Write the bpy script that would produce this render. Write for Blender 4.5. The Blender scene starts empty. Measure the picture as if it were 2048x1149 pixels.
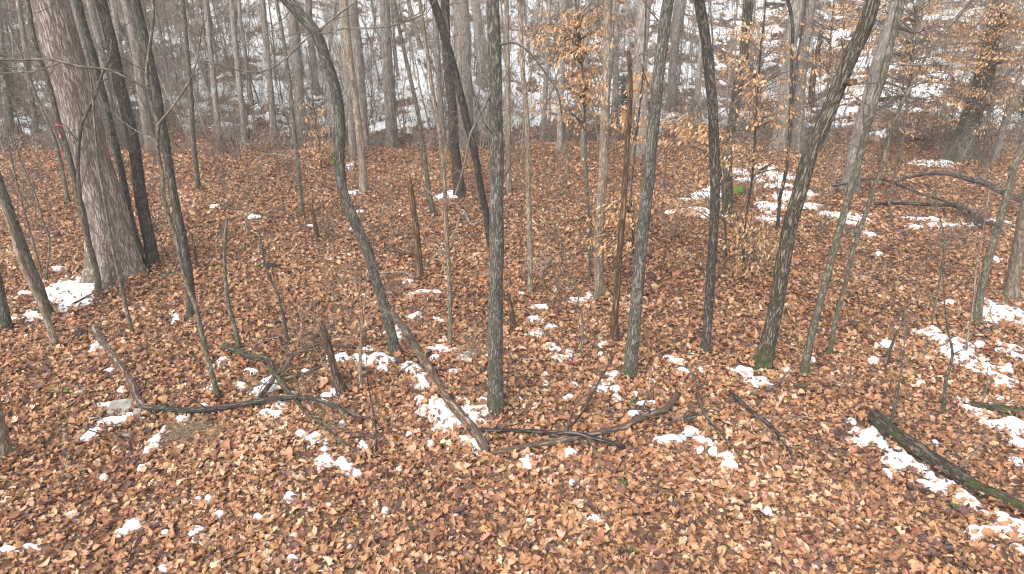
import bpy, math
import numpy as np
from mathutils import Vector

# ------------------------------------------------------------------ camera
scene = bpy.context.scene
COL = scene.collection
CAM_H, PITCH, FPX = 5.0, math.radians(25.0), 1365.0      # FPX: focal length in pixels of a 2048 px wide picture
cam_d = bpy.data.cameras.new('camera')
cam_d.sensor_width = 36.0
cam_d.lens = FPX / 2048 * 36.0
cam_d.clip_end = 400
cam_d.clip_start = 0.05
cam = bpy.data.objects.new('camera', cam_d)
COL.objects.link(cam)
cam.location = (0, 0, CAM_H)
cam.rotation_euler = (math.pi / 2 - PITCH, 0, 0)
scene.camera = cam

# ------------------------------------------------------------------ sky, sun, exposure (bright overcast winter day)
SUN_EL, SUN_AZ = math.radians(52), math.radians(215)
world = bpy.data.worlds.new('World')
scene.world = world
world.use_nodes = True
wn, wl = world.node_tree.nodes, world.node_tree.links
bg = wn['Background']
sky = wn.new('ShaderNodeTexSky')
sky.sky_type = 'NISHITA'
sky.sun_disc = False
sky.sun_elevation = SUN_EL
sky.sun_rotation = SUN_AZ
sky.air_density = 1.0
sky.dust_density = 4.0
hs = wn.new('ShaderNodeHueSaturation')
hs.inputs['Saturation'].default_value = 0.22
wl.new(sky.outputs[0], hs.inputs['Color'])
wl.new(hs.outputs[0], bg.inputs['Color'])
bg.inputs['Strength'].default_value = 0.15
sun_d = bpy.data.lights.new('sun', 'SUN')
sun_d.energy = 0.9
sun_d.angle = math.radians(50)
sun_d.color = (1.0, 0.97, 0.93)
sun = bpy.data.objects.new('sun', sun_d)
COL.objects.link(sun)
sd = Vector((math.sin(SUN_AZ) * math.cos(SUN_EL), math.cos(SUN_AZ) * math.cos(SUN_EL), math.sin(SUN_EL)))
sun.rotation_euler = sd.to_track_quat('Z', 'Y').to_euler()
sun.location = (0, 0, 40)
vs = scene.view_settings
vs.view_transform = 'Standard'
vs.look = 'None'
vs.gamma = 1.0
vs.use_curve_mapping = False
vs.exposure = 1.22
scene.cycles.use_denoising = True
scene.cycles.filter_width = 1.2
scene.cycles.max_bounces = 5
scene.cycles.diffuse_bounces = 3
scene.cycles.glossy_bounces = 2
scene.cycles.transmission_bounces = 3
scene.cycles.transparent_max_bounces = 4

rng = np.random.default_rng(7)

# ------------------------------------------------------------------ noise + terrain
def _hash(ix, iy, seed):
    h = (ix.astype(np.int64) * 374761393 + iy.astype(np.int64) * 668265263 + seed * 1442695041) & 0xffffffff
    h = ((h ^ (h >> 13)) * 1274126177) & 0xffffffff
    return ((h ^ (h >> 16)) & 0xffff) / 65535.0

def vnoise(x, y, seed=0):
    x = np.asarray(x, float); y = np.asarray(y, float)
    ix, iy = np.floor(x), np.floor(y)
    fx, fy = x - ix, y - iy
    fx = fx * fx * (3 - 2 * fx); fy = fy * fy * (3 - 2 * fy)
    a, b = _hash(ix, iy, seed), _hash(ix + 1, iy, seed)
    c, d = _hash(ix, iy + 1, seed), _hash(ix + 1, iy + 1, seed)
    return (a + (b - a) * fx) * (1 - fy) + (c + (d - c) * fx) * fy

def fbm(x, y, seed=0, oct=4):
    s = 0; a = 0.5; t = 0
    for o in range(oct):
        s = s + a * vnoise(np.asarray(x) * 2 ** o + 17.3 * o, np.asarray(y) * 2 ** o - 9.1 * o, seed + o)
        t += a; a *= 0.5
    return s / t

def sstep(a, b, x):
    t = np.clip((np.asarray(x, float) - a) / (b - a), 0, 1)
    return t * t * (3 - 2 * t)

def hill_foot(x):
    return 22.4 + 0.7 * np.sin(np.asarray(x) * 0.21 + 0.5) + 0.5 * np.sin(np.asarray(x) * 0.83) - 0.5 * sstep(6, 14, x)

def terrain(x, y):
    x = np.asarray(x, float); y = np.asarray(y, float)
    z = 0.30 * (fbm(x / 6, y / 6, 3) - 0.5) * sstep(2, 8, y) + 0.10 * (fbm(x / 1.3, y / 1.3, 11, 3) - 0.5)
    f = hill_foot(x)
    creek = np.exp(-((y - (f - 0.7)) / 0.75) ** 2) * (0.32 - 0.25 * sstep(5, 10, x))
    u = y - f
    rise = 0.6 * np.log1p(np.exp(np.clip(u / 0.6, -30, 30)))
    rise = np.where(u > 15, u, rise)
    slope = 0.47 - 0.10 * sstep(4, 14, x)
    bumps = (0.9 * (fbm(x / 5, y / 3, 21) - 0.5) + 0.25 * (fbm(x / 1.5, y / 1.0, 25, 3) - 0.5)) * sstep(0, 3, u)
    return z - creek + rise * slope + bumps

CP, SP = math.cos(PITCH), math.sin(PITCH)
def ray(px, py):
    cx, cy = (px - 1024) / FPX, -(py - 574.5) / FPX
    return np.array([cx, CP + cy * SP, -SP + cy * CP])
def depth_of(p):
    return p[1] * CP - (p[2] - CAM_H) * SP
_T = np.arange(3.0, 75.0, 0.02)
def ground(px, py):
    d = ray(px, py)
    z = CAM_H + _T * d[2]
    below = np.nonzero(z < terrain(_T * d[0], _T * d[1]))[0]
    t = _T[below[0]] if len(below) else 60.0
    return np.array([d[0] * t, d[1] * t, float(terrain(d[0] * t, d[1] * t))])
def at_y(px, py, y):
    d = ray(px, py); t = y / d[1]
    return np.array([d[0] * t, y, CAM_H + d[2] * t])

# ------------------------------------------------------------------ materials
MATS = {}
def nt(name):
    m = bpy.data.materials.new(name); m.use_nodes = True
    n, l = m.node_tree.nodes, m.node_tree.links
    MATS[name] = m
    return m, n, l, n['Principled BSDF']
def ramp(n, stops):
    r = n.new('ShaderNodeValToRGB')
    e = r.color_ramp.elements
    e[0].position, e[0].color = stops[0][0], (*stops[0][1], 1)
    e[1].position, e[1].color = stops[-1][0], (*stops[-1][1], 1)
    for p, c in stops[1:-1]:
        k = e.new(p); k.color = (*c, 1)
    return r
def mathn(n, l, op, a, b=None, clamp=False):
    k = n.new('ShaderNodeMath'); k.operation = op; k.use_clamp = clamp
    for i, v in enumerate((a, b)):
        if v is None: continue
        if isinstance(v, (int, float)): k.inputs[i].default_value = v
        else: l.new(v, k.inputs[i])
    return k.outputs[0]
def mixc(n, l, fac, a, b, mode='MIX'):
    k = n.new('ShaderNodeMix'); k.data_type = 'RGBA'; k.blend_type = mode
    for s, v in ((0, fac), (6, a), (7, b)):
        if isinstance(v, (int, float)): k.inputs[s].default_value = v
        elif isinstance(v, tuple): k.inputs[s].default_value = (*v, 1)
        else: l.new(v, k.inputs[s])
    return k.outputs[2]
def noise(n, l, vec, scale, detail=4, rough=0.6, dim='3D'):
    k = n.new('ShaderNodeTexNoise'); k.inputs['Scale'].default_value = scale
    k.inputs['Detail'].default_value = detail; k.inputs['Roughness'].default_value = rough
    if vec is not None: l.new(vec, k.inputs['Vector'])
    return k.outputs['Fac']
def mapped(n, l, vec, sc):
    k = n.new('ShaderNodeMapping'); k.inputs['Scale'].default_value = sc
    l.new(vec, k.inputs['Vector']); return k.outputs[0]

def bark(name, dark, light, furrow=(40, 40, 5), fine=90, bump=0.6, moss=0.25, mossz=0.3, lichen=0.15, contrast=(0.36, 0.62), cool=None):
    m, n, l, p = nt(name)
    at = n.new('ShaderNodeAttribute'); at.attribute_name = 'bark'
    v = at.outputs['Vector']
    oi = n.new('ShaderNodeObjectInfo')
    ad = n.new('ShaderNodeVectorMath'); ad.operation = 'ADD'
    l.new(v, ad.inputs[0])
    cx = n.new('ShaderNodeCombineXYZ'); l.new(mathn(n, l, 'MULTIPLY', oi.outputs['Random'], 37.0), cx.inputs[0])
    l.new(mathn(n, l, 'MULTIPLY', oi.outputs['Random'], 91.0), cx.inputs[2])
    l.new(cx.outputs[0], ad.inputs[1]); vo = ad.outputs[0]
    f1 = noise(n, l, mapped(n, l, vo, furrow), 1.0, 3, 0.6)
    f2 = noise(n, l, vo, fine, 3, 0.65)
    f3 = noise(n, l, mapped(n, l, vo, (9, 9, 3)), 1.0, 4, 0.65)
    crack = n.new('ShaderNodeMapRange'); crack.interpolation_type = 'SMOOTHSTEP'
    crack.inputs[1].default_value = contrast[0]; crack.inputs[2].default_value = contrast[1]
    l.new(mathn(n, l, 'ABSOLUTE', mathn(n, l, 'SUBTRACT', f1, 0.5)), crack.inputs[0])
    h = mathn(n, l, 'ADD', mathn(n, l, 'MULTIPLY', crack.outputs[0], 0.75), mathn(n, l, 'MULTIPLY', f2, 0.3))
    r = ramp(n, [(0.12, dark), (0.55, tuple(.5 * (p_ + q_) for p_, q_ in zip(dark, light))), (1.0, light)]); l.new(h, r.inputs[0])
    fr = ramp(n, [(0.36, (0, 0, 0)), (0.66, (1, 1, 1))]); l.new(f3, fr.inputs[0])
    c = mixc(n, l, mathn(n, l, 'MULTIPLY', fr.outputs[0], 0.5), r.outputs[0], tuple(0.75 * a for a in dark))
    # pale lichen blotches
    lr = ramp(n, [(0.60, (0, 0, 0)), (0.68, (1, 1, 1))]); l.new(noise(n, l, vo, 11, 4, 0.7), lr.inputs[0])
    c = mixc(n, l, mathn(n, l, 'MULTIPLY', lr.outputs[0], lichen), c, (0.42, 0.44, 0.38))
    # green algae and moss, thickest at the foot
    sep = n.new('ShaderNodeSeparateXYZ'); l.new(v, sep.inputs[0])
    foot = n.new('ShaderNodeMapRange'); foot.inputs[1].default_value = mossz if mossz > 0 else -5.0; foot.inputs[2].default_value = 0.0 if mossz > 0 else -6.0
    foot.inputs[3].default_value = 0.0; foot.inputs[4].default_value = 0.55
    l.new(sep.outputs[2], foot.inputs[0])
    mm = mathn(n, l, 'ADD', foot.outputs[0], mathn(n, l, 'MULTIPLY', noise(n, l, vo, 5.5, 4, 0.65), 1.22 if mossz == 0 and moss > .3 else 0.9))
    mr = ramp(n, [(0.58, (0, 0, 0)), (0.78, (1, 1, 1))]); l.new(mm, mr.inputs[0])
    c = mixc(n, l, mathn(n, l, 'MULTIPLY', mr.outputs[0], min(1, moss * 2.2)), c, (0.075, 0.088, 0.032))
    # each trunk a little lighter or darker than the next
    hv = n.new('ShaderNodeHueSaturation'); l.new(c, hv.inputs['Color'])
    l.new(mathn(n, l, 'ADD', mathn(n, l, 'MULTIPLY', oi.outputs['Random'], 0.45), 0.78), hv.inputs['Value'])
    l.new(hv.outputs[0], p.inputs['Base Color'])
    p.inputs['Roughness'].default_value = 0.9
    p.inputs['Specular IOR Level'].default_value = 0.2
    b = n.new('ShaderNodeBump'); b.inputs['Strength'].default_value = bump; b.inputs['Distance'].default_value = 0.02
    l.new(h, b.inputs['Height']); l.new(b.outputs[0], p.inputs['Normal'])
    return m

bark('bark_tulip', (0.225, 0.165, 0.130), (0.63, 0.54, 0.465), (34, 34, 3.6), 70, 1.0, 0.08, 0.5, 0.06, (0.0, 0.10))
bark('bark_grey', (0.070, 0.063, 0.052), (0.285, 0.265, 0.222), (46, 46, 9), 90, 0.8, 0.22, 0.40, 0.35, (0.0, 0.12))
bark('bark_olive', (0.085, 0.076, 0.055), (0.29, 0.265, 0.205), (24, 24, 9), 70, 0.5, 0.28, 0.35, 0.25, (0.0, 0.14))
bark('bark_dark', (0.044, 0.037, 0.031), (0.195, 0.165, 0.138), (42, 42, 9), 80, 0.9, 0.15, 0.25, 0.22, (0.0, 0.13))
bark('bark_plum', (0.055, 0.038, 0.035), (0.21, 0.155, 0.14), (34, 34, 10), 80, 0.9, 0.06, 0.2, 0.12, (0.0, 0.13))
bark('bark_tan', (0.160, 0.120, 0.088), (0.45, 0.375, 0.29), (30, 30, 6), 70, 0.6, 0.16, 0.25, 0.2, (0.0, 0.10))
bark('bark_hill', (0.20, 0.168, 0.142), (0.49, 0.435, 0.38), (22, 22, 4), 40, 0.7, 0.08, 0.5, 0.30, (0.0, 0.12))  # background trunks: pale look of distant haze put into the bark colour
bark('bark_moss', (0.062, 0.050, 0.036), (0.34, 0.285, 0.215), (32, 32, 5.5), 60, 1.0, 0.30, 0.6, 0.38, (0.01, 0.12))
bark('dead_wood', (0.070, 0.042, 0.028), (0.36, 0.235, 0.150), (36, 36, 3), 80, 1.0, 0.05, 0.1, 0.10, (0.0, 0.14))
bark('old_log', (0.070, 0.048, 0.036), (0.34, 0.250, 0.190), (28, 28, 3.5), 60, 1.0, 0.10, 0.0, 0.15, (0.0, 0.15))
bark('mossy_log', (0.030, 0.025, 0.020), (0.20, 0.165, 0.125), (22, 22, 7), 50, 1.0, 0.50, 0.0, 0.20, (0.0, 0.15))
bark('dark_log', (0.034, 0.029, 0.026), (0.20, 0.172, 0.150), (28, 28, 4), 60, 1.0, 0.10, 0.0, 0.22, (0.0, 0.15))
bark('twig', (0.095, 0.078, 0.064), (0.28, 0.24, 0.20), (20, 20, 6), 60, 0.2, 0.08, 0.0, 0.15, (0.0, 0.15))
bark('twig_far', (0.27, 0.228, 0.192), (0.55, 0.48, 0.415), (20, 20, 6), 60, 0.2, 0.05, 0.0, 0.15, (0.0, 0.15))  # lightened version of twig, distance haze painted into its colour
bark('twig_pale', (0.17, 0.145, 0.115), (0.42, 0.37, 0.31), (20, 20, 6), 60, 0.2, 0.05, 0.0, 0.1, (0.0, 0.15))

def leaf_mat(name, stops, transl=0.12, vein=0.25, spread=1.0):
    m, n, l, p = nt(name)
    oi = n.new('ShaderNodeObjectInfo')
    tc = n.new('ShaderNodeTexCoord')
    big = noise(n, l, oi.outputs['Location'], 0.55, 3, 0.6)
    f = mathn(n, l, 'ADD', mathn(n, l, 'MULTIPLY', oi.outputs['Random'], 0.86 * spread), mathn(n, l, 'MULTIPLY', mathn(n, l, 'SUBTRACT', big, 0.38), 0.75), True)
    r = ramp(n, stops); l.new(f, r.inputs[0])
    bl = noise(n, l, tc.outputs['Object'], 26, 4, 0.65)
    c = mixc(n, l, mathn(n, l, 'MULTIPLY', bl, 0.75), r.outputs[0], (0.42, 0.34, 0.30), 'MULTIPLY')
    hv = n.new('ShaderNodeHueSaturation'); l.new(c, hv.inputs['Color'])
    wn_ = n.new('ShaderNodeTexWhiteNoise'); wn_.noise_dimensions = '3D'; l.new(oi.outputs['Location'], wn_.inputs['Vector'])
    l.new(mathn(n, l, 'ADD', mathn(n, l, 'MULTIPLY', wn_.outputs['Value'], 0.022), 0.489), hv.inputs['Hue'])
    hv.inputs['Value'].default_value = 1.28
    l.new(hv.outputs[0], p.inputs['Base Color'])
    p.inputs['Roughness'].default_value = 0.62
    p.inputs['Specular IOR Level'].default_value = 0.35
    b = n.new('ShaderNodeBump'); b.inputs['Strength'].default_value = 0.35; b.inputs['Distance'].default_value = 0.006
    l.new(bl, b.inputs['Height']); l.new(b.outputs[0], p.inputs['Normal'])
    t = n.new('ShaderNodeBsdfTranslucent'); l.new(hv.outputs[0], t.inputs['Color'])
    mx = n.new('ShaderNodeMixShader'); mx.inputs[0].default_value = transl
    l.new(p.outputs[0], mx.inputs[1]); l.new(t.outputs[0], mx.inputs[2])
    l.new(mx.outputs[0], n['Material Output'].inputs['Surface'])
    return m
leaf_mat('litter_leaf', [(0.0, (0.048, 0.028, 0.025)), (0.12, (0.125, 0.075, 0.069)), (0.24, (0.240, 0.122, 0.074)),
                         (0.46, (0.395, 0.201, 0.101)), (0.74, (0.500, 0.280, 0.152)), (0.90, (0.575, 0.395, 0.250)), (1.0, (0.68, 0.55, 0.42))])
leaf_mat('hill_leaf', [(0.0, (0.11, 0.076, 0.060)), (0.25, (0.23, 0.155, 0.118)), (0.6, (0.40, 0.275, 0.205)), (1.0, (0.54, 0.43, 0.34))])

# beech leaves joined in a crown: colour from a per-leaf attribute
m, n, l, p = nt('beech_leaf')
a_ = n.new('ShaderNodeAttribute'); a_.attribute_name = 'tone'
r_ = ramp(n, [(0.0, (0.44, 0.22, 0.095)), (0.4, (0.66, 0.385, 0.19)), (0.75, (0.76, 0.51, 0.30)), (1.0, (0.82, 0.64, 0.45))])
l.new(a_.outputs['Fac'], r_.inputs[0]); l.new(r_.outputs[0], p.inputs['Base Color'])
p.inputs['Roughness'].default_value = 0.6; p.inputs['Specular IOR Level'].default_value = 0.3
t_ = n.new('ShaderNodeBsdfTranslucent'); l.new(r_.outputs[0], t_.inputs['Color'])
mx_ = n.new('ShaderNodeMixShader'); mx_.inputs[0].default_value = 0.3
l.new(p.outputs[0], mx_.inputs[1]); l.new(t_.outputs[0], mx_.inputs[2]); l.new(mx_.outputs[0], n['Material Output'].inputs['Surface'])

# soil under the leaves
m, n, l, p = nt('forest_soil')
tc = n.new('ShaderNodeTexCoord'); v = tc.outputs['Object']
a1, a2 = noise(n, l, v, 14, 6, 0.7), noise(n, l, v, 1.2, 3)
r1 = ramp(n, [(0.3, (0.05, 0.03, 0.022)), (0.5, (0.15, 0.085, 0.055)), (0.7, (0.30, 0.175, 0.105))]); l.new(a1, r1.inputs[0])
l.new(mixc(n, l, mathn(n, l, 'MULTIPLY', a2, 0.5), r1.outputs[0], (0.10, 0.06, 0.045)), p.inputs['Base Color'])
p.inputs['Roughness'].default_value = 0.95
b = n.new('ShaderNodeBump'); b.inputs['Strength'].default_value = 0.8; b.inputs['Distance'].default_value = 0.03
l.new(a1, b.inputs['Height']); l.new(b.outputs[0], p.inputs['Normal'])

m, n, l, p = nt('snow')
tc = n.new('ShaderNodeTexCoord'); v = tc.outputs['Object']
a1 = noise(n, l, v, 30, 5, 0.6)
r1 = ramp(n, [(0.3, (0.76, 0.78, 0.80)), (0.6, (0.86, 0.87, 0.88))]); l.new(noise(n, l, v, 6, 4), r1.inputs[0])
l.new(r1.outputs[0], p.inputs['Base Color']); p.inputs['Roughness'].default_value = 0.7
p.inputs['Specular IOR Level'].default_value = 0.3
b = n.new('ShaderNodeBump'); b.inputs['Strength'].default_value = 0.5; b.inputs['Distance'].default_value = 0.02
l.new(a1, b.inputs['Height']); l.new(b.outputs[0], p.inputs['Normal'])

def plain(name, c1, c2, sc=12, rough=0.85, bump=0.4):
    m, n, l, p = nt(name)
    tc = n.new('ShaderNodeTexCoord')
    f = noise(n, l, tc.outputs['Object'], sc, 5, 0.65)
    r = ramp(n, [(0.35, c1), (0.65, c2)]); l.new(f, r.inputs[0]); l.new(r.outputs[0], p.inputs['Base Color'])
    p.inputs['Roughness'].default_value = rough
    b = n.new('ShaderNodeBump'); b.inputs['Strength'].default_value = bump; b.inputs['Distance'].default_value = 0.01
    l.new(f, b.inputs['Height']); l.new(b.outputs[0], p.inputs['Normal'])
    return m
plain('stone', (0.17, 0.155, 0.125), (0.36, 0.34, 0.28), 9)
plain('moss', (0.045, 0.075, 0.012), (0.17, 0.22, 0.04), 25)
plain('charred', (0.012, 0.011, 0.011), (0.04, 0.037, 0.035), 30)
plain('straw', (0.16, 0.115, 0.075), (0.40, 0.31, 0.21), 20)
plain('grass', (0.03, 0.07, 0.02), (0.09, 0.17, 0.05), 20)
plain('evergreen', (0.035, 0.05, 0.02), (0.11, 0.13, 0.055), 4)
plain('pink_tape', (0.70, 0.08, 0.12), (0.80, 0.16, 0.20), 8, 0.4, 0.1)
plain('purple_tape', (0.36, 0.22, 0.62), (0.46, 0.32, 0.72), 8, 0.4, 0.1)
plain('dry_leaf', (0.22, 0.12, 0.06), (0.45, 0.27, 0.14), 20)

# ------------------------------------------------------------------ mesh helpers
class MB:
    """Collects quads; build() links them as one mesh object."""
    def __init__(s): s.v = []; s.f = []; s.a = []; s.t = []; s.nv = 0
    def add(s, verts, faces, battr=None, tone=None):
        verts = np.asarray(verts, float).reshape(-1, 3)
        s.v.append(verts); s.f.append(np.asarray(faces, np.int64).reshape(-1, 4) + s.nv)
        s.a.append(verts if battr is None else np.asarray(battr, float).reshape(-1, 3))
        s.t.append(np.full(len(verts), 0.5) if tone is None else np.asarray(tone, float))
        s.nv += len(verts)
    def mesh(s, name, mat, origin=(0, 0, 0), smooth=True):
        v = np.concatenate(s.v) - np.asarray(origin, float); f = np.concatenate(s.f)
        me = bpy.data.meshes.new(name)
        me.vertices.add(len(v)); me.vertices.foreach_set('co', v.astype(np.float32).ravel())
        me.loops.add(f.size); me.loops.foreach_set('vertex_index', f.astype(np.int32).ravel())
        me.polygons.add(len(f)); me.polygons.foreach_set('loop_start', np.arange(0, f.size, 4, dtype=np.int32))
        at = me.attributes.new('bark', 'FLOAT_VECTOR', 'POINT'); at.data.foreach_set('vector', np.concatenate(s.a).astype(np.float32).ravel())
        at = me.attributes.new('tone', 'FLOAT', 'POINT'); at.data.foreach_set('value', np.concatenate(s.t).astype(np.float32))
        me.update(calc_edges=True)
        if smooth: me.polygons.foreach_set('use_smooth', np.ones(len(f), bool))
        me.materials.append(MATS[mat])
        return me
    def build(s, name, mat, parent=None, origin=(0, 0, 0), smooth=True):
        o = bpy.data.objects.new(name, s.mesh(name, mat, origin, smooth)); COL.objects.link(o)
        if parent is None: o.location = origin
        else: o.parent = parent
        return o

def tag(o, label=None, cat=None, group=None, kind=None):
    if label: o['label'] = label
    if cat: o['category'] = cat
    if group: o['group'] = group
    if kind: o['kind'] = kind
    return o
def thing(name, loc, label, cat, group=None):
    o = bpy.data.objects.new(name, None); COL.objects.link(o); o.location = loc
    o.empty_display_size = 0.2
    return tag(o, label, cat, group)

def resample(pts, rad, step, nmin=4):
    """Catmull-Rom through pts with radii, about one point per step metres."""
    pts = np.asarray(pts, float); rad = np.asarray(rad, float)
    P = np.vstack([2 * pts[0] - pts[1], pts, 2 * pts[-1] - pts[-2]])
    out = []; ro = []
    for i in range(len(pts) - 1):
        p0, p1, p2, p3 = P[i], P[i + 1], P[i + 2], P[i + 3]
        k = max(2, int(np.linalg.norm(p2 - p1) / step))
        for t in np.arange(k) / k:
            out.append(0.5 * (2 * p1 + (p2 - p0) * t + (2 * p0 - 5 * p1 + 4 * p2 - p3) * t * t + (3 * p1 - p0 - 3 * p2 + p3) * t ** 3))
            ro.append(rad[i] * (1 - t) + rad[i + 1] * t)
    out.append(pts[-1]); ro.append(rad[-1])
    return np.array(out), np.array(ro)

def tube(mb, path, rad, sides=8, rough=0.0, seed=0, cap=True, v0=0.0, jag=0.0, lobe=0.0):
    path = np.asarray(path, float); n = len(path)
    rad = np.broadcast_to(np.asarray(rad, float), (n,))
    tg = np.gradient(path, axis=0); tg /= np.linalg.norm(tg, axis=1, keepdims=True) + 1e-9
    ref = np.array([1.0, 0, 0]) if abs(tg[0][0]) < 0.9 else np.array([0, 1.0, 0])
    nn = np.zeros_like(path)
    u = ref - tg[0] * ref.dot(tg[0]); nn[0] = u / np.linalg.norm(u)
    for i in range(1, n):
        u = nn[i - 1] - tg[i] * nn[i - 1].dot(tg[i]); nn[i] = u / (np.linalg.norm(u) + 1e-9)
    bb = np.cross(tg, nn)
    ang = np.arange(sides) * 2 * math.pi / sides
    ca, sa = np.cos(ang), np.sin(ang)
    arc = np.concatenate([[0], np.cumsum(np.linalg.norm(np.diff(path, axis=0), axis=1))]) + v0
    R = np.repeat(rad[:, None], sides, 1)
    if rough > 0:
        A, V = np.meshgrid(ang, arc)
        rm = max(rad.mean(), 0.01)
        q = fbm(np.cos(A) * 1.3 + seed * 3.7, V * 0.9 / max(rm * 4, .1) + np.sin(A) * 1.3, seed, 3) - 0.5
        q2 = fbm(np.cos(A) * rm * 26 + seed, V * 7 + np.sin(A) * rm * 26, seed + 5, 2) - 0.5
        R = R * (1 + rough * q * 1.2 + rough * q2 * 0.8)
    if lobe > 0:
        k_ = 3 + seed % 3
        R = R * (1 + lobe * np.exp(-np.maximum(arc, 0) / (rad[1] * 2.4 + .03))[:, None] * (np.cos(ang * k_ + seed)[None, :] + .5 * np.cos(ang * (k_ + 2) + seed * 2.1)[None, :]))
    vs_ = path[:, None, :] + R[:, :, None] * (ca[None, :, None] * nn[:, None, :] + sa[None, :, None] * bb[:, None, :])
    if jag > 0:
        js = np.abs(np.sin(ang * 2.0 + seed) + 0.6 * np.sin(ang * 5 + seed * 2))
        vs_[-1] += tg[-1] * (js[:, None] * jag); vs_[-2] += tg[-1] * (js[:, None] * jag * .4)
    rm = np.maximum(rad, 0.004)
    at = np.stack([ca[None, :] * rm[:, None], sa[None, :] * rm[:, None], np.repeat(arc[:, None], sides, 1)], -1)
    i, j = np.meshgrid(np.arange(n - 1), np.arange(sides), indexing='ij')
    j2 = (j + 1) % sides
    F = np.stack([i * sides + j, i * sides + j2, (i + 1) * sides + j2, (i + 1) * sides + j], -1).reshape(-1, 4)
    V = vs_.reshape(-1, 3); A = at.reshape(-1, 3)
    if cap:
        for e, pt in ((0, path[0]), (n - 1, path[-1] - tg[-1] * (jag * 0.5 + rad[-1] * .3))):
            base = len(V)
            ring = V[e * sides:(e + 1) * sides]
            inner = pt + (ring - ring.mean(0)) * 0.08
            V = np.vstack([V, inner]); A = np.vstack([A, A[e * sides:(e + 1) * sides] * [0.1, 0.1, 1]])
            k = np.arange(sides); k2 = (k + 1) % sides
            q = np.stack([e * sides + k, base + k, base + k2, e * sides + k2], -1)
            F = np.vstack([F, q if e == 0 else q[:, ::-1]])
    mb.add(V, F, A)

def norm(v):
    v = np.asarray(v, float); return v / (np.linalg.norm(v) + 1e-9)

def twig(mb, p, d, L, r, lvl, g, sides=4, up=0.12, wob=0.22, kids=(3, 5), rmin=0.0022):
    """a wandering branch with side twigs; returns its path"""
    k = 6 if lvl >= 2 else (5 if lvl == 1 else 3)
    path = [np.array(p, float)]; d = norm(d)
    for i in range(k):
        d = norm(d + g.normal(0, wob, 3) + np.array([0, 0, up]))
        path.append(path[-1] + d * L / k)
    path = np.array(path)
    tube(mb, path, np.linspace(r, max(r * 0.25, rmin * .8), k + 1), sides, cap=False, v0=g.uniform(0, 5))
    if lvl > 0:
        for _ in range(g.integers(kids[0], kids[1] + 1)):
            t = g.uniform(0.2, 0.97); i = min(int(t * k), k - 1)
            q = path[i] + (path[i + 1] - path[i]) * (t * k - i)
            dd = norm(path[i + 1] - path[i])
            s = norm(np.cross(dd, g.normal(0, 1, 3)))
            twig(mb, q, dd * 0.75 + s * g.uniform(0.5, 1.0), L * g.uniform(0.3, 0.55) * (1.1 - 0.4 * t), max(r * 0.5 * (1 - 0.5 * t), rmin), lvl - 1, g, max(3, sides - 1), up, wob, kids, rmin)
    return path

# ------------------------------------------------------------------ ground
def axis(lo, hi, fine_lo, fine_hi, fine, coarse):
    a = np.concatenate([np.arange(lo, fine_lo, coarse), np.arange(fine_lo, fine_hi, fine), np.arange(fine_hi, hi + coarse, coarse)])
    return np.unique(np.round(a, 4))
gx, gy = axis(-46, 46, -20, 20, 0.16, 1.6), axis(-16, 62, 2, 38, 0.16, 1.5)
X, Y = np.meshgrid(gx, gy)
Z = terrain(X, Y)
mb = MB()
ny, nx = X.shape
i, j = np.meshgrid(np.arange(ny - 1), np.arange(nx - 1), indexing='ij')
F = np.stack([i * nx + j, i * nx + j + 1, (i + 1) * nx + j + 1, (i + 1) * nx + j], -1)
mb.add(np.stack([X, Y, Z], -1), F)
ground_o = mb.build('ground', 'forest_soil')
tag(ground_o, 'leaf covered forest floor rising to a wooded slope', 'ground', kind='structure')
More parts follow.
